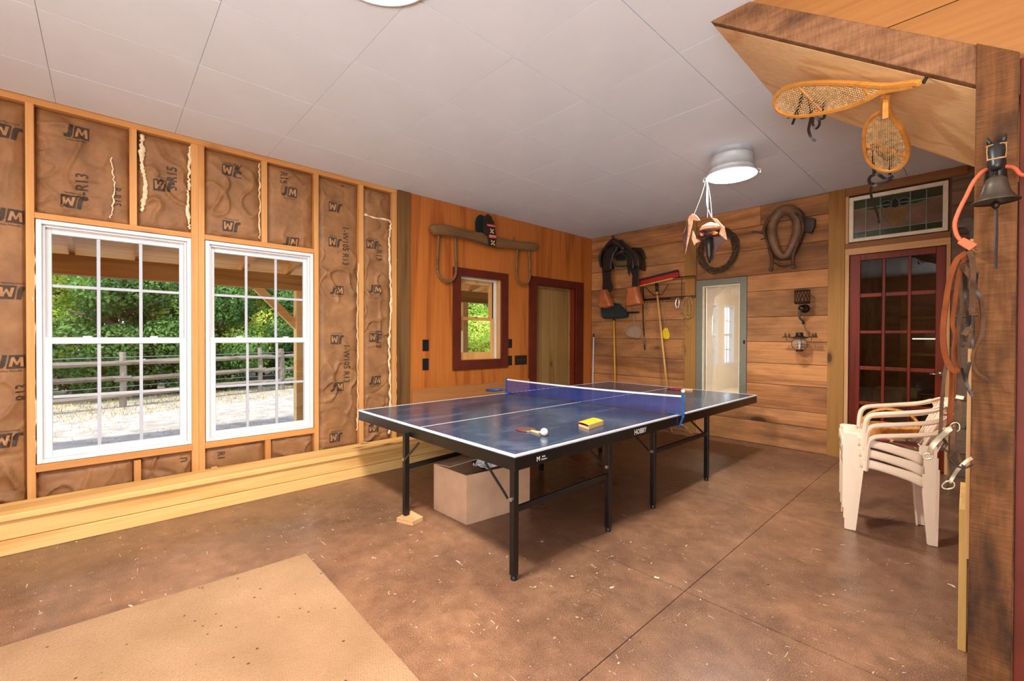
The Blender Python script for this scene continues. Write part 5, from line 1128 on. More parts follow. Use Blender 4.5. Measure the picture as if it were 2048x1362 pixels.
P3 = [(-1.295,5.332,2.501),(-1.257,5.332,2.45),(-1.178,5.332,2.421),(-1.181,5.332,2.343),(-1.207,5.332,2.276),(-1.269,5.332,2.301),(-1.296,5.332,2.335)]
MB().prism([(p[0], p[2]) for p in P3], lambda u, v, w: (u, P3[0][1]-.02+w, v), .07).build('back_pad', 'collard', hc, bevel=.01)
# wall bracket with wire cup, and lantern
wb_ = thing('wall_bracket', tuple((-1.283,5.322,1.621)), 'black wall bracket with open wire candle cup', 'bracket')
c0, c1 = Vector((-1.274,5.282,1.689)), Vector((-1.273,5.282,1.557)); m = MB(); rC = .067; hC = c0.z-c1.z
for z in (c0.z, c1.z, c0.z-.008, c1.z+.008): m.tube([(c0.x+rC*math.cos(t), c0.y+rC*math.sin(t), z) for t in [2*math.pi*k/24 for k in range(24)]], .0032, 5, True)
for k in range(14):
    for sg in (1, -1):
        m.tube([(c0.x+rC*math.cos(2*math.pi*(k/14+sg*q*.02)), c0.y+rC*math.sin(2*math.pi*(k/14+sg*q*.02)), c1.z+hC*q/6) for q in range(7)], .0018, 4)
m.build('wire_cup', 'iron', wb_); MB().lathe([(.001, 0), (rC, 0), (rC, .004)], tuple(c1), 24).build('cup_base', 'iron', wb_)
MB().lathe([(.001, 0), (.045, .002), (.045, .012), (.02, .02), (.001, .02)], tuple((-1.279,5.4,1.508)), 18, 'y').build('backplate', 'iron', wb_, smooth=True)
MB().ball((-1.28,5.292,1.503), .032, 14, 10, (1, .8, 1)).build('knob', 'iron', wb_, smooth=True)
MB().strap(smoothpath([(-1.28,5.292,1.532),(-1.295,5.272,1.459),(-1.287,5.262,1.401),(-1.262,5.272,1.372),(-1.262,5.282,1.341)], 5), .020, .008, (0, -1, 0)).strap([(-1.281,5.412,1.509),(-1.28,5.292,1.503)], .02, .02, (0, 0, 1)).build('hook_arm', 'iron', wb_)
lc = Vector((-1.292,5.272,1.142))
ln = thing('lantern', tuple(lc), 'black onion lantern with round glass hanging beneath the wire cup', 'lantern')
ht_ = Vector((-1.272,5.272,1.34))
MB().tube(smoothpath([(lc.x-.045, lc.y, lc.z+.08), (lc.x-.05, lc.y, lc.z+.12), (lc.x-.01, lc.y, ht_.z-.005), (lc.x+.02, lc.y, ht_.z-.004), (lc.x+.05, lc.y, lc.z+.12), (lc.x+.045, lc.y, lc.z+.08)], 5), .0022, 5).build('bail', 'steel', ln)
MB().lathe([(.001, .115), (.028, .113), (.034, .09), (.034, .078), (.075, .062), (.078, .056), (.05, .050), (.001, .05)], tuple(lc), 24).build('cap', 'iron', ln, smooth=False)
gb = MB().ball(tuple(lc+Vector((0, 0, -.008))), .070, 20, 14, (1, 1, .86)).build('glass_globe', 'globe', ln, smooth=True)
m = MB()
for z, r_ in ((0, .072), (-.03, .066)): m.tube([(lc.x+r_*math.cos(t), lc.y+r_*math.sin(t), lc.z-.008+z) for t in [2*math.pi*k/24 for k in range(24)]], .0012, 4, True)
for k in range(4): m.tube([(lc.x+.073*math.cos(k*1.571+.5)*math.sin(t), lc.y+.073*math.sin(k*1.571+.5)*math.sin(t), lc.z-.008+.063*math.cos(t)) for t in [.5+2.2*q/10 for q in range(11)]], .0018, 4)
m.build('wire_guard', 'iron', ln)
MB().lathe([(.001, -.085), (.032, -.083), (.034, -.066), (.001, -.064)], tuple(lc), 18).build('base', 'iron', ln); MB().tube([lc+Vector((0, 0, -.06)), lc+Vector((0, 0, .0))], .010, 8).ball(lc+Vector((0, 0, .01)), .016, 8, 6).build('bulb', 'white', ln)
m = MB().bar(lc+Vector((-.16, 0, .064)), lc+Vector((.16, 0, .064)), .012, .010)
for dx, h_ in ((-.13, .042), (-.095, .036), (.085, .060), (.115, .036), (.14, .042)):
    for q in range(3): m.lathe([(.018-.004*q, 0), (.001, .02)], tuple(lc+Vector((dx, 0, .068+q*h_/3))), 6)
for dx in (-.118, .105): m.bar(lc+Vector((dx, 0, .06)), lc+Vector((dx, 0, .03)), .008, .006)
m.build('tree_ornament_bar', 'rustiron', ln)
# small horse figure and knob right of the door
hf = thing('horse_figure', (-.08, WB-.03, 2.14), 'small grey metal horse figure with lowered head on the grey planks', 'figurine')
HF = [(-0.176,5.392,2.214),(-0.187,5.392,2.177),(-0.19,5.392,2.114),(-0.181,5.392,2.056),(-0.167,5.392,2.065),(-0.163,5.392,2.122),(-0.146,5.392,2.153),(-0.115,5.392,2.148),(-0.091,5.392,2.109),(-0.086,5.392,2.049),(-0.073,5.392,2.019),(-0.049,5.392,2.012),(-0.052,5.392,2.102),(-0.04,5.392,2.15),(-0.045,5.392,2.205),(-0.072,5.392,2.233),(-0.116,5.392,2.237),(-0.151,5.392,2.224),(-0.164,5.392,2.239)]
MB().prism([(p[0], p[2]) for p in HF], lambda u, v, w: (u, WB-.05+w, v), .035).build('horse_body', 'horse', hf, bevel=.010, smooth=False)
q = (-0.178,5.372,2.216); MB().lathe([(.010, 0), (.001, .025)], (q[0], q[1], q[2]), 8).build('ear', 'horse', hf)
kb = thing('coat_peg', (-.07, WB, .43), 'round black knob low on the grey planks right of the glazed door', 'knob')
c = Vector((-0.07,5.372,0.436)); MB().ball(c, .036, 14, 10, (.7, .9, 1)).build('ball', 'iron', kb, smooth=True); MB().tube([c, (c.x, WB, c.z)], .012, 8).build('stem', 'iron', kb)

# ================================================================== LAMPS
bl = thing('bucket_lamp', (-1.38, 3.677, 2.50), 'galvanised tub turned into a ceiling lamp glowing white inside', 'lamp')
c = (-1.38, 3.677, 0)
MB().lathe([(.145, ZC), (.152, 2.64), (.156, 2.640), (.156, 2.632), (.153, 2.63), (.164, 2.545), (.169, 2.545), (.169, 2.535), (.166, 2.533), (.180, 2.508), (.186, 2.506), (.187, 2.498), (.182, 2.494)], c, 48).build('tub', 'galv', bl, smooth=True)
MB().lathe([(.182, 2.494), (.177, 2.505), (.160, 2.545), (.146, 2.66), (.001, 2.662)], c, 48).build('inner_wall', 'galvin', bl, smooth=True)
MB().lathe([(.001, 2.60), (.10, 2.603), (.115, 2.63), (.115, 2.66)], c, 32).build('diffuser', 'bulb', bl, smooth=True)
for a in (R(10), R(200)):
    cx_, cy_ = c[0]+.186*math.cos(a), c[1]+.186*math.sin(a); MB().tube([(cx_, cy_, 2.51), (cx_+.02*math.cos(a), cy_+.02*math.sin(a), 2.50), (cx_+.018*math.cos(a), cy_+.018*math.sin(a), 2.475)], .005, 6).build('handle_lug', 'galv', bl)
bd_ = bpy.data.lights.new('bucket_lamp_light', 'AREA'); bd_.shape = 'DISK'; bd_.size = .2; bd_.energy = 36; bd_.color = (1, .96, .90); bo_ = bpy.data.objects.new('bucket_lamp_light', bd_); COL.objects.link(bo_); bo_.location = (-1.38, 3.677, 2.59)
dl = thing('dome_lamp', (-1.631, .782, ZC), 'round flush ceiling lamp with a glowing glass dome, cut by the top edge', 'lamp')
MB().lathe([(.245, ZC), (.247, ZC-.012), (.238, ZC-.015), (.236, ZC-.008)], (-1.631, .782, 0), 48).build('rim', 'galv', dl, smooth=True)
MB().lathe([(.236, ZC-.010), (.20, ZC-.022), (.13, ZC-.032), (.001, ZC-.036)], (-1.631, .782, 0), 48).build('glass_dome', 'domeglass', dl, smooth=True)
bd_ = bpy.data.lights.new('dome_lamp_light', 'AREA'); bd_.shape = 'DISK'; bd_.size = .34; bd_.energy = 92; bd_.color = (1, .95, .87); bo_ = bpy.data.objects.new('dome_lamp_light', bd_); COL.objects.link(bo_); bo_.location = (-1.631, .782, ZC-.045)
# ---- hanging winged figure
hg = thing('hanging_bat_figure', tuple((-1.491,3.5,2.04)), 'painted winged creature hanging on strings from the tub lamp', 'figurine')
MB().lathe([(.001, .022), (.02, .018), (.06, .004), (.078, -.012), (.074, -.024), (.03, -.012), (.001, -.010)], (-1.473,3.5,2.08), 20, mat=Matrix.Diagonal((1.02, .8, 1.3))).build('hat_disc', 'batpale', hg, smooth=True)
MB().ball((-1.53,3.5,2.02), .044, 14, 10, (1.0, 1, .75)).build('head', 'batskin', hg, smooth=True)
MB().ball((-1.453,3.48,2.013), .038, 14, 10, (1.25, 1, .6)).build('body', 'batskin', hg, smooth=True)
e_ = [(-1.534,3.455,2.029),(-1.511,3.455,2.018),(-1.506,3.455,2.002),(-1.524,3.455,2.001)]; MB().prism([(p[0], p[2]) for p in e_], lambda u, v, w: (u, 3.452+w, v), .008).build('eye', 'beak', hg)
MB().tube([(-1.436,3.46,2.022),(-1.407,3.45,2.004),(-1.39,3.45,2.006)], [.009, .008, .003], 8).build('beak', 'beak', hg, smooth=True); MB().tube([(-1.44,3.46,2.006),(-1.411,3.45,1.996),(-1.39,3.45,2.0)], [.007, .006, .003], 8).build('beak', 'beak', hg, smooth=True)
MB().tube([(-1.467,3.48,1.981),(-1.465,3.47,1.918),(-1.464,3.47,1.841),(-1.461,3.47,1.782)], [.026, .026, .021, .006], 10).build('tail', 'blackplastic', hg, smooth=True)
def wing(pts, mat, nm, y, th=.006):
    MB().prism([(p[0], p[2]) for p in pts], lambda u, v, w: (u+w*.3, y+w, v), th).build(nm, mat, hg, bevel=.0015)
wing([(-1.603,3.5,2.197),(-1.63,3.5,2.18),(-1.644,3.5,2.129),(-1.673,3.5,2.053),(-1.675,3.5,2.004),(-1.661,3.5,1.952),(-1.659,3.5,1.884),(-1.642,3.5,1.949),(-1.625,3.5,2.018),(-1.609,3.5,2.087),(-1.598,3.5,2.147),(-1.567,3.5,2.132),(-1.54,3.5,2.132),(-1.571,3.5,2.178)], 'batpale', 'wing', 3.47)
wing([(-1.635,3.5,2.145),(-1.662,3.5,2.06),(-1.678,3.5,2.027),(-1.672,3.5,1.954),(-1.659,3.5,1.884),(-1.65,3.5,1.95),(-1.638,3.5,2.038)], 'batskin', 'wing_membrane', 3.462)
wing([(-1.458,3.5,2.138),(-1.424,3.5,2.127),(-1.39,3.5,2.082),(-1.365,3.5,2.052),(-1.344,3.5,1.947),(-1.381,3.5,1.978),(-1.402,3.5,2.007),(-1.39,3.5,2.048),(-1.423,3.5,2.088)], 'batpale', 'wing', 3.50)
wing([(-1.457,3.5,1.999),(-1.406,3.5,2.008),(-1.348,3.5,1.946),(-1.389,3.5,1.92),(-1.418,3.5,1.881),(-1.447,3.5,1.808),(-1.459,3.5,1.792),(-1.447,3.5,1.886)], 'batskin', 'wing_membrane', 3.495)
wing([(-1.593,3.5,2.057),(-1.566,3.5,1.991),(-1.53,3.5,1.963),(-1.57,3.5,1.952),(-1.58,3.5,1.936),(-1.602,3.5,1.997)], 'batpale', 'foot', 3.46)
m = MB(); rim_ = Vector((-1.541, 3.590, 2.498))
for q in [(-1.6,3.5,2.197),(-1.501,3.52,2.158),(-1.454,3.49,2.139)]: m.tube(smoothpath([rim_, (rim_+Vector(q))/2+Vector((.008, 0, 0)), q], 4), .0016, 4)
m.tube(smoothpath([rim_, (rim_.x+.004, rim_.y, rim_.z-.09), (-1.506,3.52,2.256), (-1.458,3.49,2.144)], 4), .003, 5)
m.build('strings', 'tape', hg)
# ================================================================== SNOWSHOES
def snowshoe(outline, laces, bars, straps, label, loc, wr):
    r = thing('snowshoe', tuple(loc), label, 'snowshoe')
    o = smoothpath(outline, 3)
    n1 = (Vector(outline[5])-Vector(outline[0])).cross(Vector(outline[-6])-Vector(outline[0])).normalized()
    if n1.dot(Vector((0, 0, 1.2))-Vector(outline[0])) < 0: n1 = -n1
    nrm = n1
    MB().strap(o, wr, .016, nrm).build('wooden_frame', 'shoe', r, bevel=.002)
    m = MB()
    for i, (a, b) in enumerate(laces): m.bar(a, b, .0030, .0025)
    m.build('lacing', 'rawhide', r)
    for b in bars: MB().bar(b[0], b[1], .016, .010, up=nrm).build('crossbar', 'shoe', r, bevel=.002)
    for w_, pts in straps: MB().strap(smoothpath(pts, 4), w_, .004, Vector((0, 0, 1.2))-Vector(pts[0])).build('binding_strap', 'darkleather', r)
    return r, nrm
snowshoe([(-0.159,2.11,2.1),(-0.176,2.126,2.115),(-0.214,2.167,2.141),(-0.254,2.208,2.168),(-0.296,2.239,2.199),(-0.362,2.282,2.25),(-0.459,2.343,2.32),(-0.54,2.394,2.373),(-0.63,2.455,2.425),(-0.699,2.511,2.453),(-0.742,2.561,2.455),(-0.759,2.596,2.442),(-0.753,2.626,2.411),(-0.713,2.626,2.372),(-0.637,2.593,2.326),(-0.543,2.528,2.283),(-0.451,2.453,2.242),(-0.387,2.391,2.215),(-0.326,2.319,2.191),(-0.287,2.265,2.178),(-0.252,2.224,2.159),(-0.216,2.184,2.136),(-0.178,2.139,2.111)], [((-0.31,2.249,2.21),(-0.252,2.224,2.159)),((-0.354,2.277,2.244),(-0.266,2.24,2.166)),((-0.395,2.304,2.274),(-0.28,2.256,2.174)),((-0.436,2.329,2.304),(-0.292,2.272,2.179)),((-0.476,2.354,2.331),(-0.303,2.287,2.183)),((-0.512,2.377,2.355),(-0.313,2.302,2.187)),((-0.546,2.398,2.377),(-0.324,2.317,2.191)),((-0.574,2.418,2.393),(-0.337,2.332,2.196)),((-0.603,2.437,2.41),(-0.35,2.348,2.201)),((-0.632,2.456,2.426),(-0.363,2.363,2.206)),((-0.651,2.472,2.434),(-0.376,2.379,2.211)),((-0.67,2.488,2.441),(-0.391,2.395,2.217)),((-0.69,2.504,2.449),(-0.408,2.411,2.224)),((-0.705,2.518,2.453),(-0.425,2.428,2.231)),((-0.716,2.532,2.454),(-0.442,2.444,2.239)),((-0.728,2.545,2.455),(-0.461,2.461,2.247)),((-0.739,2.558,2.455),(-0.482,2.479,2.257)),((-0.746,2.57,2.452),(-0.503,2.496,2.266)),((-0.752,2.582,2.448),(-0.525,2.514,2.275)),((-0.757,2.593,2.443),(-0.548,2.531,2.285)),((-0.757,2.604,2.435),(-0.574,2.55,2.297)),((-0.755,2.613,2.425),(-0.601,2.568,2.31)),((-0.753,2.623,2.414),(-0.628,2.587,2.322)),((-0.728,2.626,2.387),(-0.683,2.613,2.354)),((-0.744,2.566,2.453),(-0.685,2.5,2.447)),((-0.754,2.587,2.446),(-0.656,2.476,2.436)),((-0.758,2.601,2.437),(-0.629,2.454,2.424)),((-0.756,2.609,2.429),(-0.611,2.442,2.414)),((-0.754,2.618,2.42),(-0.594,2.431,2.404)),((-0.753,2.626,2.411),(-0.576,2.419,2.395)),((-0.743,2.626,2.402),(-0.56,2.408,2.385)),((-0.734,2.626,2.393),(-0.543,2.396,2.375)),((-0.725,2.626,2.384),(-0.528,2.387,2.366)),((-0.716,2.626,2.375),(-0.515,2.378,2.357)),((-0.703,2.622,2.366),(-0.501,2.37,2.348)),((-0.688,2.615,2.357),(-0.487,2.361,2.339)),((-0.674,2.609,2.348),(-0.474,2.353,2.33)),((-0.659,2.603,2.34),(-0.461,2.344,2.321)),((-0.645,2.597,2.331),(-0.449,2.337,2.313)),((-0.629,2.587,2.322),(-0.437,2.33,2.304)),((-0.61,2.575,2.314),(-0.425,2.323,2.296)),((-0.591,2.562,2.305),(-0.413,2.315,2.287)),((-0.573,2.549,2.297),(-0.402,2.308,2.279)),((-0.555,2.536,2.288),(-0.391,2.301,2.271)),((-0.536,2.522,2.28),(-0.379,2.294,2.263)),((-0.517,2.507,2.272),(-0.368,2.287,2.255)),((-0.498,2.491,2.263),(-0.358,2.28,2.247)),((-0.479,2.476,2.255),(-0.347,2.273,2.239)),((-0.461,2.461,2.247),(-0.337,2.267,2.231)),((-0.442,2.444,2.239),(-0.327,2.26,2.223)),((-0.422,2.425,2.23),(-0.317,2.253,2.216)),((-0.403,2.406,2.222),(-0.307,2.247,2.208)),((-0.383,2.386,2.214),(-0.297,2.24,2.201)),((-0.36,2.359,2.205),(-0.287,2.233,2.193)),((-0.337,2.333,2.196),(-0.277,2.226,2.186)),((-0.311,2.299,2.186),(-0.267,2.218,2.178)),((-0.285,2.263,2.176),(-0.258,2.211,2.171)),((-0.269,2.244,2.168),(-0.246,2.2,2.163)),((-0.247,2.201,2.163),(-0.246,2.217,2.155)),((-0.254,2.208,2.168),(-0.253,2.224,2.159)),((-0.261,2.214,2.174),(-0.26,2.233,2.163)),((-0.269,2.219,2.179),(-0.267,2.241,2.167)),((-0.276,2.225,2.185),(-0.274,2.25,2.171)),((-0.283,2.23,2.19),(-0.281,2.258,2.174)),((-0.291,2.236,2.196),(-0.288,2.267,2.178)),((-0.299,2.241,2.202),(-0.296,2.277,2.181)),((-0.306,2.246,2.208),(-0.303,2.288,2.183)),((-0.314,2.252,2.214),(-0.31,2.298,2.186)),((-0.322,2.257,2.22),(-0.318,2.308,2.189)),((-0.33,2.262,2.226),(-0.326,2.319,2.191)),((-0.338,2.267,2.232),(-0.333,2.328,2.194)),((-0.346,2.272,2.238),(-0.341,2.337,2.198)),((-0.354,2.277,2.244),(-0.349,2.347,2.201)),((-0.362,2.282,2.25),(-0.357,2.356,2.204)),((-0.37,2.288,2.256),(-0.365,2.366,2.207)),((-0.379,2.293,2.262),(-0.373,2.375,2.21)),((-0.387,2.299,2.268),(-0.381,2.385,2.213)),((-0.396,2.304,2.275),(-0.39,2.394,2.216)),((-0.404,2.31,2.281),(-0.398,2.402,2.22)),((-0.413,2.315,2.287),(-0.407,2.41,2.224)),((-0.422,2.321,2.293),(-0.416,2.419,2.228)),((-0.43,2.326,2.3),(-0.424,2.427,2.231)),((-0.439,2.331,2.306),(-0.433,2.436,2.235)),((-0.448,2.337,2.312),(-0.442,2.444,2.239)),((-0.458,2.342,2.319),(-0.451,2.453,2.242)),((-0.467,2.348,2.325),(-0.46,2.461,2.247)),((-0.476,2.354,2.331),(-0.47,2.468,2.251)),((-0.485,2.36,2.337),(-0.479,2.476,2.255)),((-0.495,2.366,2.344),(-0.488,2.484,2.259)),((-0.504,2.372,2.35),(-0.498,2.492,2.263)),((-0.514,2.378,2.356),(-0.508,2.5,2.268)),((-0.524,2.384,2.363),(-0.517,2.507,2.272)),((-0.533,2.39,2.369),(-0.527,2.515,2.276)),((-0.543,2.396,2.375),(-0.537,2.523,2.28)),((-0.553,2.403,2.381),(-0.547,2.531,2.285)),((-0.563,2.41,2.387),(-0.557,2.538,2.29)),((-0.573,2.417,2.393),(-0.568,2.545,2.294)),((-0.584,2.424,2.399),(-0.578,2.553,2.299)),((-0.594,2.431,2.405),(-0.589,2.56,2.304)),((-0.604,2.438,2.411),(-0.599,2.567,2.309)),((-0.615,2.445,2.417),(-0.61,2.575,2.314)),((-0.626,2.452,2.423),(-0.621,2.582,2.318)),((-0.636,2.46,2.428),(-0.632,2.589,2.323)),((-0.647,2.469,2.432),(-0.643,2.595,2.329)),((-0.658,2.478,2.437),(-0.654,2.6,2.336)),((-0.669,2.487,2.441),(-0.665,2.605,2.343)),((-0.68,2.496,2.445),(-0.677,2.61,2.35)),((-0.692,2.505,2.45),(-0.688,2.615,2.357)),((-0.703,2.516,2.453),(-0.7,2.62,2.364)),((-0.714,2.529,2.454),(-0.711,2.626,2.371)),((-0.726,2.543,2.454),(-0.724,2.626,2.383)),((-0.738,2.557,2.455),(-0.736,2.626,2.394)),((-0.749,2.577,2.449),(-0.748,2.626,2.406))], [((-0.621,2.45,2.419),(-0.53,2.512,2.281)),((-0.344,2.277,2.234),(-0.325,2.313,2.194))],
  [(0.014,[(-0.595,2.462,2.384),(-0.616,2.517,2.364),(-0.642,2.57,2.35),(-0.639,2.6,2.321),(-0.587,2.561,2.301)]),(0.012,[(-0.615,2.5,2.376),(-0.635,2.549,2.358),(-0.666,2.609,2.341),(-0.693,2.659,2.325)]),(0.013,[(-0.579,2.48,2.354),(-0.581,2.536,2.315),(-0.595,2.587,2.289),(-0.616,2.643,2.264),(-0.611,2.673,2.234),(-0.594,2.68,2.211)]),(0.012,[(-0.509,2.455,2.3),(-0.523,2.502,2.281),(-0.528,2.538,2.26),(-0.555,2.559,2.271),(-0.576,2.55,2.3)]),(0.011,[(-0.581,2.558,2.298),(-0.556,2.566,2.268),(-0.559,2.589,2.252),(-0.577,2.615,2.249),(-0.589,2.606,2.268),(-0.58,2.568,2.289)]),(0.01,[(-0.525,2.487,2.294),(-0.556,2.516,2.305),(-0.584,2.548,2.308),(-0.605,2.571,2.311)]),(0.01,[(-0.645,2.571,2.352),(-0.675,2.611,2.348),(-0.71,2.638,2.359)]),(0.01,[(-0.601,2.487,2.372),(-0.564,2.483,2.337),(-0.517,2.471,2.297)])],
  'long snowshoe lying almost flat under the stair, tail pointing at the post', (-0.159,2.11,2.1), .017)
r2, n2 = snowshoe([(-0.286,2.337,2.19),(-0.298,2.421,2.168),(-0.332,2.458,2.167),(-0.364,2.511,2.158),(-0.38,2.572,2.138),(-0.389,2.648,2.105),(-0.388,2.708,2.075),(-0.374,2.754,2.047),(-0.35,2.781,2.026),(-0.318,2.79,2.012),(-0.28,2.775,2.009),(-0.251,2.731,2.023),(-0.237,2.678,2.044),(-0.236,2.61,2.074),(-0.246,2.542,2.105),(-0.264,2.481,2.134),(-0.277,2.428,2.158),(-0.271,2.337,2.184)], [((-0.277,2.337,2.186),(-0.271,2.344,2.182)),((-0.287,2.34,2.19),(-0.272,2.358,2.178)),((-0.289,2.353,2.186),(-0.273,2.371,2.175)),((-0.29,2.365,2.183),(-0.274,2.385,2.171)),((-0.292,2.378,2.18),(-0.275,2.398,2.167)),((-0.294,2.39,2.177),(-0.276,2.412,2.163)),((-0.296,2.403,2.173),(-0.277,2.425,2.158)),((-0.298,2.416,2.169),(-0.273,2.444,2.151)),((-0.302,2.425,2.168),(-0.268,2.464,2.142)),((-0.309,2.432,2.168),(-0.263,2.484,2.133)),((-0.315,2.44,2.168),(-0.257,2.506,2.122)),((-0.322,2.447,2.168),(-0.25,2.528,2.112)),((-0.328,2.454,2.167),(-0.245,2.548,2.102)),((-0.335,2.462,2.166),(-0.242,2.565,2.095)),((-0.34,2.471,2.165),(-0.24,2.582,2.087)),((-0.345,2.48,2.164),(-0.238,2.598,2.079)),((-0.351,2.489,2.162),(-0.236,2.614,2.072)),((-0.356,2.498,2.16),(-0.236,2.628,2.066)),((-0.362,2.507,2.159),(-0.237,2.642,2.06)),((-0.366,2.517,2.156),(-0.237,2.656,2.054)),((-0.369,2.529,2.152),(-0.237,2.669,2.048)),((-0.372,2.541,2.148),(-0.238,2.682,2.043)),((-0.375,2.552,2.144),(-0.241,2.693,2.038)),((-0.378,2.564,2.14),(-0.244,2.704,2.034)),((-0.381,2.576,2.136),(-0.247,2.715,2.03)),((-0.382,2.589,2.13),(-0.25,2.726,2.025)),((-0.384,2.603,2.125),(-0.254,2.736,2.022)),((-0.385,2.616,2.119),(-0.26,2.744,2.019)),((-0.387,2.629,2.114),(-0.265,2.753,2.017)),((-0.388,2.642,2.108),(-0.271,2.761,2.014)),((-0.389,2.657,2.101),(-0.277,2.77,2.011)),((-0.388,2.672,2.094),(-0.284,2.776,2.01)),((-0.388,2.687,2.086),(-0.294,2.78,2.01)),((-0.388,2.701,2.078),(-0.304,2.784,2.011)),((-0.384,2.72,2.068),(-0.315,2.789,2.012)),((-0.378,2.741,2.055),(-0.332,2.786,2.018)),((-0.287,2.344,2.189),(-0.28,2.337,2.188)),((-0.289,2.357,2.185),(-0.271,2.34,2.183)),((-0.291,2.37,2.182),(-0.272,2.352,2.18)),((-0.293,2.384,2.178),(-0.273,2.365,2.176)),((-0.295,2.397,2.175),(-0.273,2.377,2.173)),((-0.297,2.41,2.171),(-0.274,2.389,2.169)),((-0.309,2.433,2.168),(-0.275,2.402,2.166)),((-0.34,2.471,2.165),(-0.276,2.414,2.162)),((-0.354,2.495,2.161),(-0.277,2.427,2.158)),((-0.365,2.516,2.157),(-0.275,2.437,2.154)),((-0.369,2.53,2.152),(-0.273,2.446,2.15)),((-0.373,2.545,2.147),(-0.27,2.456,2.146)),((-0.377,2.559,2.142),(-0.268,2.465,2.141)),((-0.38,2.574,2.137),(-0.266,2.475,2.137)),((-0.382,2.586,2.132),(-0.263,2.484,2.133)),((-0.383,2.599,2.127),(-0.26,2.493,2.128)),((-0.385,2.611,2.121),(-0.258,2.503,2.124)),((-0.386,2.624,2.116),(-0.255,2.512,2.119)),((-0.388,2.637,2.11),(-0.252,2.521,2.115)),((-0.389,2.649,2.105),(-0.249,2.53,2.11)),((-0.389,2.661,2.099),(-0.246,2.539,2.106)),((-0.388,2.672,2.093),(-0.244,2.55,2.101)),((-0.388,2.683,2.088),(-0.243,2.56,2.097)),((-0.388,2.695,2.082),(-0.242,2.571,2.092)),((-0.388,2.706,2.076),(-0.24,2.581,2.087)),((-0.385,2.716,2.07),(-0.239,2.592,2.082)),((-0.383,2.725,2.064),(-0.237,2.602,2.078)),((-0.38,2.735,2.059),(-0.236,2.613,2.073)),((-0.377,2.744,2.053),(-0.236,2.625,2.067)),((-0.374,2.753,2.047),(-0.237,2.637,2.062)),((-0.368,2.76,2.042),(-0.237,2.65,2.057)),((-0.362,2.767,2.036),(-0.237,2.662,2.052)),((-0.356,2.774,2.031),(-0.237,2.674,2.046)),((-0.35,2.781,2.025),(-0.24,2.689,2.04)),((-0.339,2.784,2.021),(-0.244,2.704,2.034)),((-0.328,2.787,2.016),(-0.248,2.72,2.028)),((-0.316,2.789,2.012),(-0.256,2.739,2.021)),((-0.288,2.778,2.01),(-0.274,2.766,2.012)),((-0.236,2.626,2.067),(-0.242,2.696,2.037)),((-0.239,2.587,2.084),(-0.252,2.731,2.023)),((-0.243,2.56,2.097),(-0.259,2.743,2.02)),((-0.247,2.537,2.107),(-0.267,2.755,2.016)),((-0.252,2.522,2.115),(-0.274,2.767,2.012)),((-0.256,2.507,2.122),(-0.282,2.776,2.01)),((-0.261,2.491,2.129),(-0.289,2.778,2.01)),((-0.265,2.475,2.137),(-0.296,2.781,2.01)),((-0.27,2.458,2.145),(-0.303,2.784,2.011)),((-0.274,2.44,2.152),(-0.31,2.787,2.011)),((-0.274,2.384,2.171),(-0.318,2.79,2.012)),((-0.275,2.337,2.186),(-0.325,2.788,2.015)),((-0.281,2.337,2.188),(-0.331,2.786,2.018)),((-0.286,2.337,2.19),(-0.338,2.784,2.02)),((-0.303,2.426,2.168),(-0.345,2.782,2.023)),((-0.31,2.434,2.168),(-0.352,2.779,2.027)),((-0.317,2.442,2.168),(-0.358,2.772,2.033)),((-0.325,2.45,2.167),(-0.364,2.765,2.038)),((-0.332,2.458,2.167),(-0.37,2.758,2.044)),((-0.34,2.472,2.165),(-0.376,2.747,2.051)),((-0.348,2.486,2.163),(-0.381,2.73,2.061)),((-0.357,2.499,2.16),(-0.386,2.714,2.071)),((-0.366,2.518,2.156),(-0.388,2.679,2.09))], [((-0.384,2.64,2.108),(-0.245,2.701,2.036)),((-0.346,2.617,2.106),(-0.28,2.678,2.057))],
  [(0.013,[(-0.358,2.625,2.106),(-0.362,2.678,2.082),(-0.368,2.746,2.049),(-0.374,2.803,2.02),(-0.365,2.769,2.036)]),(0.013,[(-0.298,2.708,2.048),(-0.307,2.761,2.024),(-0.316,2.814,1.998)]),(0.014,[(-0.274,2.663,2.062),(-0.297,2.701,2.052),(-0.32,2.723,2.047),(-0.328,2.678,2.072),(-0.346,2.64,2.096),(-0.386,2.659,2.099)]),(0.014,[(-0.305,2.822,1.991),(-0.333,2.841,1.988),(-0.363,2.81,2.013),(-0.394,2.829,2.01),(-0.399,2.863,1.992),(-0.376,2.878,1.977),(-0.34,2.863,1.977),(-0.309,2.841,1.982)]),(0.011,[(-0.384,2.863,1.988),(-0.403,2.913,1.962),(-0.4,2.988,1.913),(-0.392,3.049,1.87),(-0.391,3.106,1.83)]),(0.012,[(-0.343,2.648,2.091),(-0.343,2.685,2.073),(-0.329,2.701,2.061),(-0.317,2.716,2.05)])],
  'teardrop snowshoe hanging down beside the post with its strap dangling', (-0.279,2.337,2.187), .015)
MB().prism([(-.009, 0), (.009, 0), (.010, -.085), (-.010, -.085)], lambda u, v, w: tuple(Vector((-0.279,2.345,2.185))+Vector((u, w*.6, v))), .016).build('tail_piece', 'shoe', r2, bevel=.002)
pg = MB().tube([(-0.152,2.13,2.104), tuple(Vector((-0.152,2.13,2.104))+Vector((.05, .0, .10)))], .006, 8).build('wall_peg', 'iron', None); tag(pg, 'dark peg holding the long snowshoe tail under the stair', 'peg')
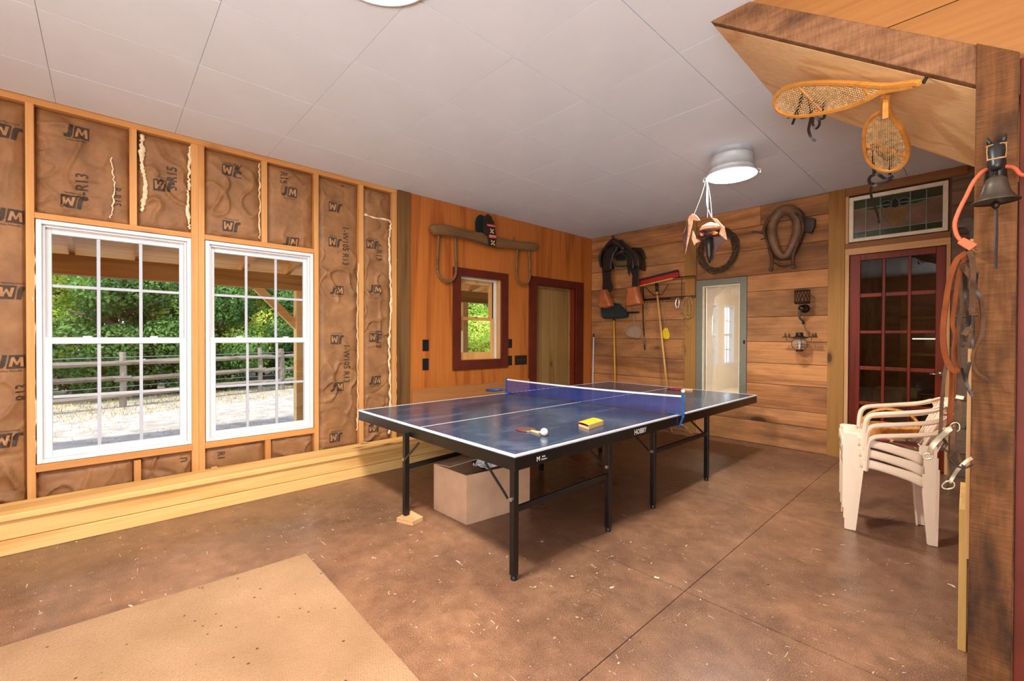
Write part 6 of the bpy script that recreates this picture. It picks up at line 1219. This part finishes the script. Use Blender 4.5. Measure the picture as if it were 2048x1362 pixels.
# ================================================================== ON THE POST
bh_ = thing('horse_bell', (.022, YS-.01, 1.66), 'bronze bell under a dark horse head bracket on the post', 'bell')
xc, yc = .024, YS-.075
MB().lathe([(.001, 1.700), (.012, 1.700), (.022, 1.692), (.027, 1.672), (.032, 1.650), (.042, 1.634), (.053, 1.624), (.053, 1.621), (.044, 1.628), (.03, 1.644), (.001, 1.690)], (xc, yc, 0), 32).build('bell', 'bell', bh_, smooth=True)
MB().ball((xc, yc, 1.612), .0095, 10, 8, (1, 1, 1.3)).tube([(xc, yc, 1.68), (xc, yc, 1.61)], .003, 5).build('clapper', 'iron', bh_, smooth=True)
MB().tube([(xc, yc, 1.60), (xc+.001, yc, 1.53), (xc-.001, yc, 1.47), (xc+.002, yc, 1.415)], .0032, 6).tube([(xc+.003, yc, 1.60), (xc+.0045, yc, 1.52), (xc+.003, yc, 1.42)], .002, 5).build('pull_cord', 'darkleather', bh_)
MB().tube([(xc, yc+.015, 1.800), (xc, yc-.002, 1.788), (xc, yc-.010, 1.768), (xc, yc-.016, 1.745), (xc, yc-.022, 1.726), (xc, yc-.024, 1.716)], [.014, .0205, .021, .0175, .0145, .012], 14).tube([(xc, yc+.01, 1.790), (xc, yc+.03, 1.76), (xc, yc+.045, 1.72), (xc, YS-.014, 1.67)], [.018, .021, .024, .028], 12).build('horse_head', 'blackplastic', bh_, smooth=True)
for s_ in (-1, 1):
    MB().tube([(xc+s_*.012, yc+.008, 1.80), (xc+s_*.017, yc+.006, 1.815), (xc+s_*.019, yc+.004, 1.827)], [.0065, .005, .001], 8).build('ear', 'blackplastic', bh_, smooth=True)
    MB().ball((xc+s_*.016, yc-.018, 1.777), .0035, 8, 6).build('eye', 'iron', bh_, smooth=True)
def band(z, r_, y_, rx): return [(xc+rx*math.cos(t), y_+r_*math.sin(t), z+.004*math.sin(t)) for t in [2*math.pi*k/20 for k in range(20)]]
MB().tube(band(1.797, .021, yc+.002, .022), .0022, 5, True).tube(band(1.750, .0185, yc-.015, .0195), .0022, 5, True).tube([(xc-.019, yc-.008, 1.795), (xc-.0195, yc-.014, 1.775), (xc-.018, yc-.016, 1.752)], .0018, 5).tube([(xc+.019, yc-.008, 1.795), (xc+.0195, yc-.014, 1.775), (xc+.018, yc-.016, 1.752)], .0018, 5).build('bridle_band', 'rope', bh_)
MB().tube([(xc, yc, 1.70), (xc, yc+.02, 1.722), (xc, YS-.014, 1.725)], .005, 8).build('bracket_arm', 'iron', bh_)
MB().bar((xc, YS-.018, 1.64), (xc, YS-.018, 1.78), .035, .008, up=(0, 1, 0)).build('back_bracket', 'iron', bh_, bevel=.002)
ec = thing('extension_cord', (-0.004,2.04,1.732), 'orange extension cord looped over the bell down to its plug', 'cord')
MB().tube(smoothpath([(.20, YS-.03, 1.60), (.13, YS-.04, 1.685)]+[(0.079,2.04,1.695),(0.064,2.04,1.718),(0.053,2.045,1.729),(0.035,2.05,1.736),(0.015,2.05,1.737),(-0.004,2.04,1.729),(-0.024,2.03,1.699),(-0.04,2.03,1.656),(-0.056,2.03,1.613),(-0.065,2.03,1.573),(-0.06,2.03,1.536),(-0.049,2.03,1.514)], 5), .0058, 8).build('cord', 'orangecord', ec, smooth=True)
MB().bar((-0.052,2.03,1.517), (-0.022,2.03,1.488), .020, .022, w2=.026, h2=.026).build('plug', 'orangecord', ec, bevel=.003)
MB().tube([(-0.02,2.03,1.489),(-0.012,2.04,1.482)], .004, 6).build('wire_hook', 'nickel', ec)
# bridles
def tack(nm, label, straps_, cat='bridle', extra=None):
    r = thing(nm, straps_[0][3][0], label, cat)
    for pn, mat, w_, pts in straps_:
        if pn == 'ring': m = MB().tube(smoothpath(pts, 4, True), w_*.7, 8, True).build('ring', mat, r, smooth=True)
        elif pn == 'rod': MB().tube(smoothpath(pts, 4), w_*.7, 8).build('bit_bar', mat, r, smooth=True)
        else: MB().strap(smoothpath(pts, 8), w_*.58, .004, lambda t, s=len(pts): (math.sin(t*5+s)*.5, -1, 0)).build(pn, mat, r)
    return r
tack('leather_rein', 'orange-tan leather rein looped and hanging from the post', [
 ('strap', 'tanleather', .026, [(-0.038,2.03,1.476),(-0.059,2.02,1.453),(-0.073,2.015,1.398),(-0.082,2.01,1.318),(-0.088,2.01,1.237),(-0.086,2.01,1.17),(-0.076,2.015,1.117),(-0.063,2.02,1.094),(-0.053,2.025,1.103)]),
 ('strap', 'tanleather', .018, [(-0.041,2.045,1.461),(-0.054,2.04,1.411),(-0.063,2.04,1.318),(-0.068,2.04,1.251),(-0.061,2.04,1.211),(-0.064,2.04,1.15),(-0.056,2.035,1.105)]),
 ('strap', 'brownleather', .015, [(-0.08,2.03,1.126),(-0.085,2.025,1.075),(-0.09,2.025,0.993),(-0.092,2.025,0.911),(-0.096,2.025,0.862)]),
 ('strap', 'tanleather', .024, [(-0.067,2.04,1.09),(-0.068,2.04,1.014),(-0.071,2.04,0.953),(-0.072,2.04,0.907)])])
tack('bridle', 'dark studded bridle with buckles hanging against the post', [
 ('strap', 'brownleather', .017, [(-0.041,2.05,1.471),(-0.049,2.045,1.418),(-0.05,2.04,1.364),(-0.046,2.04,1.304),(-0.054,2.04,1.251),(-0.054,2.04,1.184),(-0.051,2.04,1.117),(-0.052,2.04,1.05),(-0.052,2.04,1.003),(-0.049,2.04,0.956),(-0.054,2.035,0.908)]),
 ('strap', 'brownleather', .024, [(-0.031,2.025,1.48),(-0.024,2.02,1.445),(-0.023,2.02,1.38),(-0.024,2.02,1.315),(-0.023,2.02,1.274)]),
 ('strap', 'brownleather', .030, [(-0.049,2.035,1.44),(-0.037,2.03,1.419),(-0.025,2.025,1.394)]),
 ('rod', 'brownleather', .008, [(-0.024,2.015,1.274),(-0.01,2.015,1.276)]),
 ('strap', 'darkleather', .014, [(-0.014,2.04,1.414),(-0.017,2.04,1.362),(-0.007,2.04,1.328),(-0.002,2.04,1.289)]),
 ('strap', 'brownleather', .016, [(-0.005,2.04,1.328),(-0.0,2.035,1.269),(-0.002,2.035,1.21),(-0.016,2.035,1.171),(-0.021,2.035,1.132),(-0.01,2.04,1.092),(0.008,2.045,1.074),(0.024,2.05,1.062)]),
 ('strap', 'darkleather', .011, [(-0.023,2.03,1.275),(-0.021,2.03,1.21),(-0.024,2.03,1.171)]),
 ('strap', 'darkleather', .008, [(-0.042,2.035,1.22),(-0.042,2.035,1.191),(-0.032,2.035,1.176),(-0.022,2.035,1.184)]),
 ('strap', 'brownleather', .028, [(-0.041,2.03,1.21),(-0.03,2.03,1.23),(-0.024,2.03,1.204),(-0.033,2.03,1.168)]),
 ('strap', 'darkleather', .012, [(-0.027,2.04,1.124),(-0.034,2.04,1.078),(-0.03,2.04,1.038),(-0.021,2.04,1.014)]),
 ('strap', 'darkleather', .010, [(-0.046,2.04,1.104),(-0.038,2.04,1.064),(-0.026,2.04,1.03),(-0.02,2.04,1.026)]),
 ('strap', 'darkleather', .020, [(-0.044,2.05,1.418),(-0.041,2.05,1.364),(-0.044,2.05,1.304)]),
 ('strap', 'darkleather', .022, [(-0.03,2.06,1.291),(-0.032,2.06,1.251),(-0.042,2.06,1.211)]),
 ('buckle', 'nickel', .020, [(-0.058,2.032,1.011),(-0.04,2.032,1.007)])])
tack('curb_bit', 'tarnished curb bit with curved shanks at the bottom of the bridle', [
 ('shank', 'nickel', .026, [(-0.117,2.02,0.812),(-0.112,2.02,0.84),(-0.096,2.02,0.869),(-0.077,2.02,0.897),(-0.065,2.025,0.91)]),
 ('ring', 'nickel', .0038, [(-0.134,2.02,0.801),(-0.124,2.02,0.814),(-0.112,2.02,0.811),(-0.113,2.02,0.8),(-0.125,2.02,0.794)]),
 ('ring', 'nickel', .0035, [(-0.07,2.03,0.913),(-0.06,2.03,0.925),(-0.05,2.03,0.922),(-0.049,2.03,0.905),(-0.057,2.03,0.898)]),
 ('shank', 'nickel', .016, [(-0.019,2.03,0.818),(-0.035,2.03,0.801),(-0.052,2.03,0.773),(-0.063,2.03,0.747),(-0.07,2.03,0.726)]),
 ('ring', 'nickel', .0042, [(-0.087,2.03,0.714),(-0.076,2.03,0.729),(-0.061,2.03,0.73),(-0.06,2.03,0.714),(-0.073,2.03,0.704),(-0.085,2.03,0.705)]),
 ('rod', 'iron', .0045, [(-0.091,2.025,0.838),(-0.074,2.025,0.826),(-0.067,2.025,0.801),(-0.052,2.025,0.785),(-0.033,2.03,0.784),(-0.019,2.03,0.798)]),
 ('strap', 'brownleather', .020, [(-0.061,2.022,0.911),(-0.062,2.02,0.87),(-0.065,2.02,0.836),(-0.072,2.025,0.813)]),
 ('strap', 'darkleather', .014, [(-0.087,2.03,0.87),(-0.079,2.03,0.851),(-0.091,2.03,0.829)]),
 ('strap', 'brownleather', .016, [(-0.055,2.03,0.836),(-0.045,2.03,0.804),(-0.038,2.03,0.787)]),
 ('strap', 'brownleather', .010, [(-0.074,2.04,0.817),(-0.072,2.04,0.763),(-0.074,2.04,0.708),(-0.076,2.04,0.683)])], 'bit')
hkk = MB().tube([(-.03, YS-.012, 1.485), (-.035, YS-.05, 1.48), (-.036, YS-.065, 1.49)], .005, 6).build('wall_hook', 'iron', None); tag(hkk, 'iron hook on the post holding the leather tack', 'hook')
# leaning board
lb_ = MB().prism([(0, 0), (.15, 0), (.15, .575), (.145, .605), (.12, .622), (.02, .570), (0, .545)], lambda u, v, w: (-.056+w, 2.405+u, v), .023).build('leaning_board', 'lean', None, bevel=.002); tag(lb_, 'short pine board standing on edge behind the foot of the post', 'board')
# ================================================================== OUTSIDE
GZ = -.15
gr = thing('ground_outside', (-10, 0, GZ), 'pale gravel yard outside the windows', kind='structure')
gm = MB().grid(lambda u, v: (-70+u*65.7, -45+v*120, GZ+.02*noise.noise(Vector((u*20, v*30, 0)))), 40, 60).build('gravel_yard', 'gravel', gr, smooth=True, fix=False)
gs = MB(); rnd = random.Random(4)
def fx(y): return -11.055-.325*(y-.26)
def blades(n, fn, h, m):
    for k in range(n):
        x, y = fn(); a = rnd.uniform(0, 3.14); s_ = rnd.uniform(.5, 1.3)*h; dx, dy = math.cos(a)*.006, math.sin(a)*.006; lx, ly = rnd.uniform(-.03, .03), rnd.uniform(-.03, .03)
        n0 = len(m.v); m.v += [(x-dx, y-dy, GZ-.01), (x+dx, y+dy, GZ-.01), (x+lx, y+ly, GZ+s_)]; m.f.append((n0, n0+1, n0+2))
def strip():
    y = rnd.uniform(-5, 16); return fx(y)+rnd.uniform(-2.5, 1.4), y
def tuft():
    y = rnd.uniform(-3, 6); return rnd.uniform(-9.8, -6.6), y
blades(22000, strip, .055, gs); blades(1200, tuft, .025, gs)
o = gs.build('dry_grass', 'drygrass', None, fix=False); tag(o, 'dry yellow grass along the fence and in the gravel', 'grass', kind='stuff')
# porch
po = thing('porch', (-6.45, 2, GZ), 'open pine porch roof with rafters, beam and braced posts outside the windows', 'porch')
BX = -6.45
box('porch_beam', 'porchbeam', po, BX-.07, BX+.07, -6, 9.5, 1.825, 2.03, .006)
for y in (-3.2, 1.975, 4.795, 8.5):
    box('porch_post', 'porch', po, BX-.065, BX+.065, y-.05, y+.06, GZ, 1.825, .006)
    MB().bar((BX, y-.02, 1.33), (BX, y-.52, 1.84), .07, .10).build('brace', 'porch', po, bevel=.004)
def rz(x): return 2.52+(x-(WL-.2))*.19
for k in range(28):
    y = -4.4+.52*k; MB().bar((WL-.21, y, rz(WL-.2)), (-7.1, y, rz(-7.1)), .045, .115).build('rafter', 'porch', po)
for k in range(9):
    x0, x1 = WL-.21-k*.325, WL-.21-(k+1)*.325+.006
    MB().add([(x0, -6, rz(x0)+.062), (x0, 9.8, rz(x0)+.062), (x1, 9.8, rz(x1)+.062), (x1, -6, rz(x1)+.062), (x0, -6, rz(x0)+.085), (x0, 9.8, rz(x0)+.085), (x1, 9.8, rz(x1)+.085), (x1, -6, rz(x1)+.085)], [(3, 2, 1, 0), (4, 5, 6, 7), (0, 1, 5, 4), (1, 2, 6, 5), (2, 3, 7, 6), (3, 0, 4, 7)]).build('roof_board', 'porch', po)
# fence
fe = thing('rail_fence', (-11, 1, GZ), 'weathered split rail fence across the yard', 'fence')
py_ = [-7.2, -4.71, -2.22, .26, 2.75, 3.25, 5.74, 8.2, 10.7, 13.2, 15.7]
for i, y in enumerate(py_):
    rr_ = .055 if y != 3.25 else .09
    MB().tube([(fx(y), y, GZ-.02), (fx(y)+.01, y+.01, .45), (fx(y)-.005, y, .90+.03*math.sin(i*2))], [rr_, rr_*.95, rr_*.9], 8).build('fence_post', 'fence', fe)
for i, (a, b) in enumerate(zip(py_, py_[1:])):
    for z in (.70, .385, .085):
        p = Vector((fx(a-.12)+.04, a-.12, z+random.uniform(-.02, .02))); q = Vector((fx(b+.12)+.04, b+.12, z+random.uniform(-.02, .02)))
        MB().tube([p, p.lerp(q, .33)+Vector((0, 0, random.uniform(-.02, .03))), p.lerp(q, .67)+Vector((0, 0, random.uniform(-.03, .02))), q], [.04, .055, .05, .042], 7).build('fence_rail', 'fence', fe)
for i, z in enumerate((.80, .25)):
    MB().tube([(fx(py_[0])+.07, py_[0], z), (fx(4)+.07, 4, z-.01), (fx(py_[-1])+.07, py_[-1], z)], .006, 4).build('fence_wire', 'steel', fe)
# trees
def leaf_cloud(blobs, n, size, seed, droop=0):
    rg = np.random.default_rng(seed); V = []; 
    w = np.array([b[3]**2 for b in blobs]); w = w/w.sum(); idx = rg.choice(len(blobs), n, p=w); B_ = np.array(blobs)[idx]
    d = rg.normal(size=(n, 3)); d /= np.linalg.norm(d, axis=1)[:, None]; rad = B_[:, 3]*(.72+.33*rg.random(n))
    c = B_[:, :3]+d*rad[:, None]*np.array([1, 1, .85])
    a = rg.normal(size=(n, 3)); a /= np.linalg.norm(a, axis=1)[:, None]; b = np.cross(a, d+.3*rg.normal(size=(n, 3))); b /= np.linalg.norm(b, axis=1)[:, None]
    s = size*(.6+.8*rg.random(n))[:, None]
    V = np.stack([c-a*s, c+b*s*.55, c+a*s, c-b*s*.55], 1).reshape(-1, 3)
    F_ = np.arange(n*4).reshape(-1, 4)
    me = bpy.data.meshes.new('foliage'); me.from_pydata(V.tolist(), [], F_.tolist()); return me
def blobs_for(seed, h, wd, conical=False):
    rg = random.Random(seed); out = []
    for k in range(22):
        t = rg.random(); z = h*(.12+.85*t); rmax = wd*(1-t*.85) if conical else wd*math.sin(math.pi*min(1, .18+t*.8))
        a = rg.uniform(0, 6.28); r_ = rmax*math.sqrt(rg.random())*.8; out.append((r_*math.cos(a), r_*math.sin(a), z, wd*(.30 if conical else .36)*rg.uniform(.7, 1.2)))
    return out
protos = {}
for key, sd_, h, wd, n, sz, mat, con in (('A', 1, 7.0, 2.3, 34000, .050, 'leafA', False), ('B', 2, 6.5, 1.7, 34000, .042, 'leafB', True), ('C', 3, 7.5, 2.5, 34000, .052, 'leafC', False), ('D', 4, 2.6, 1.4, 20000, .042, 'leafC', False), ('E', 5, 2.4, 1.3, 20000, .040, 'leafA', False)):
    me = leaf_cloud(blobs_for(sd_, h, wd, con), n, sz, sd_); me.materials.append(MT[mat])
    rg = random.Random(sd_); tm = MB().tube([(0, 0, -.1), (.05, .03, h*.3), (-.04, .05, h*.6), (.03, 0, h*.92)], [.13*h/7, .11*h/7, .07*h/7, .02], 8)
    for q in range(7): z = h*(.2+.09*q); a = q*2.4; tm.tube([(0, 0, z), (math.cos(a)*wd*.35, math.sin(a)*wd*.35, z+h*.08), (math.cos(a)*wd*.6, math.sin(a)*wd*.6, z+h*.13)], [.045, .03, .012], 6)
    tr = tm.build('trunk', 'bark', None, smooth=True); protos[key] = (me, tr.data); bpy.data.objects.remove(tr)
TR = [('A', -15.2, -1.2, 0, 1, 'yellow-green leafy tree behind the fence at the left of the far left window', 'leafy_tree'),
      ('B', -14.0, .85, 1, 1, 'blue-green conifer behind the middle panes of the far left window', 'conifer'),
      ('A', -14.4, 2.5, 2, .95, 'yellow-green leafy tree in the right panes of the far left window', 'leafy_tree'),
      ('C', -17.5, .2, 3, 1.15, 'tall deep green tree behind the conifer', 'leafy_tree'),
      ('C', -16.8, 3.9, 1.5, 1.05, 'tall deep green tree in the left panes of the second window', 'leafy_tree'),
      ('A', -15.4, 4.9, .7, 1, 'yellow-green leafy tree beyond the porch brace in the second window', 'leafy_tree'),
      ('C', -16.5, 7.1, 2.2, 1.05, 'deep green tree beyond the porch post', 'leafy_tree'),
      ('C', -13.8, 9.8, 4.1, 1.1, 'dark green tree in the upper pane of the small window', 'leafy_tree'),
      ('E', -11.9, 9.3, 1.1, 1.0, 'bright bush low in the small window', 'bush'),
      ('A', -15.0, 12.2, .4, 1, 'yellow-green tree at the right of the small window', 'leafy_tree'),
      ('C', -18.5, -4.0, 5, 1.1, 'deep green tree at the far left edge of the yard', 'leafy_tree'),
      ('C', -19.5, 9.8, .9, 1.2, 'tallest dark tree far behind the small window', 'leafy_tree'),
      ('D', -12.9, -1.9, 0, 1, 'dark bush behind the fence at the far left', 'bush'), ('D', -12.8, .3, 1.4, 1.05, 'dark bush behind the nearest fence post', 'bush'), ('D', -13.1, 2.1, 2.9, .95, 'dark bush behind the fence between the two large windows', 'bush'),
      ('D', -13.6, 4.2, 4.2, 1.05, 'dark bush behind the fence in the second window', 'bush'), ('E', -14.2, 5.9, 4.9, 1.1, 'yellow-green bush behind the fence near the porch post', 'bush'), ('D', -14.7, 7.9, 5.5, 1.1, 'dark bush behind the fence right of the porch post', 'bush')]
for key, x, y, rot, sc, lb, nm in TR:
    t = thing(nm, (x, y, GZ), lb, 'bush' if nm == 'bush' else 'tree', 'bushes along the fence' if nm == 'bush' else 'trees beyond the fence')
    t.rotation_euler = (0, 0, rot); t.scale = (sc,)*3
    for n2_, me in zip(('foliage', 'trunk'), protos[key]):
        c = bpy.data.objects.new(n2_, me); COL.objects.link(c); c.parent = t
hg_me = leaf_cloud([(random.uniform(-22.5, -20.5), -9+k*.8, random.uniform(.5, 7.5), random.uniform(1.0, 1.6)) for k in range(40)]+[(random.uniform(-23, -21), -9+k*.8, random.uniform(.5, 3), 1.3) for k in range(40)]+[(-24, -9+k*.8, random.uniform(3, 8), 1.5) for k in range(40)], 90000, .12, 9)
hg_me.materials.append(MT['leafC']); o = bpy.data.objects.new('distant_woodland', hg_me); COL.objects.link(o); o.location = (0, 0, GZ); tag(o, 'dense green woodland closing off the far side of the yard', 'woodland', kind='stuff')
# unseen roof deck added above so the sun stays out
rf = box('roof_sun_block', 'plydark', None, WL-.25, XR+.2, YF-.2, 13, ZC+.3, ZC+.4, 0); tag(rf, 'roof deck added over the room as a sun block, out of view', kind='structure')
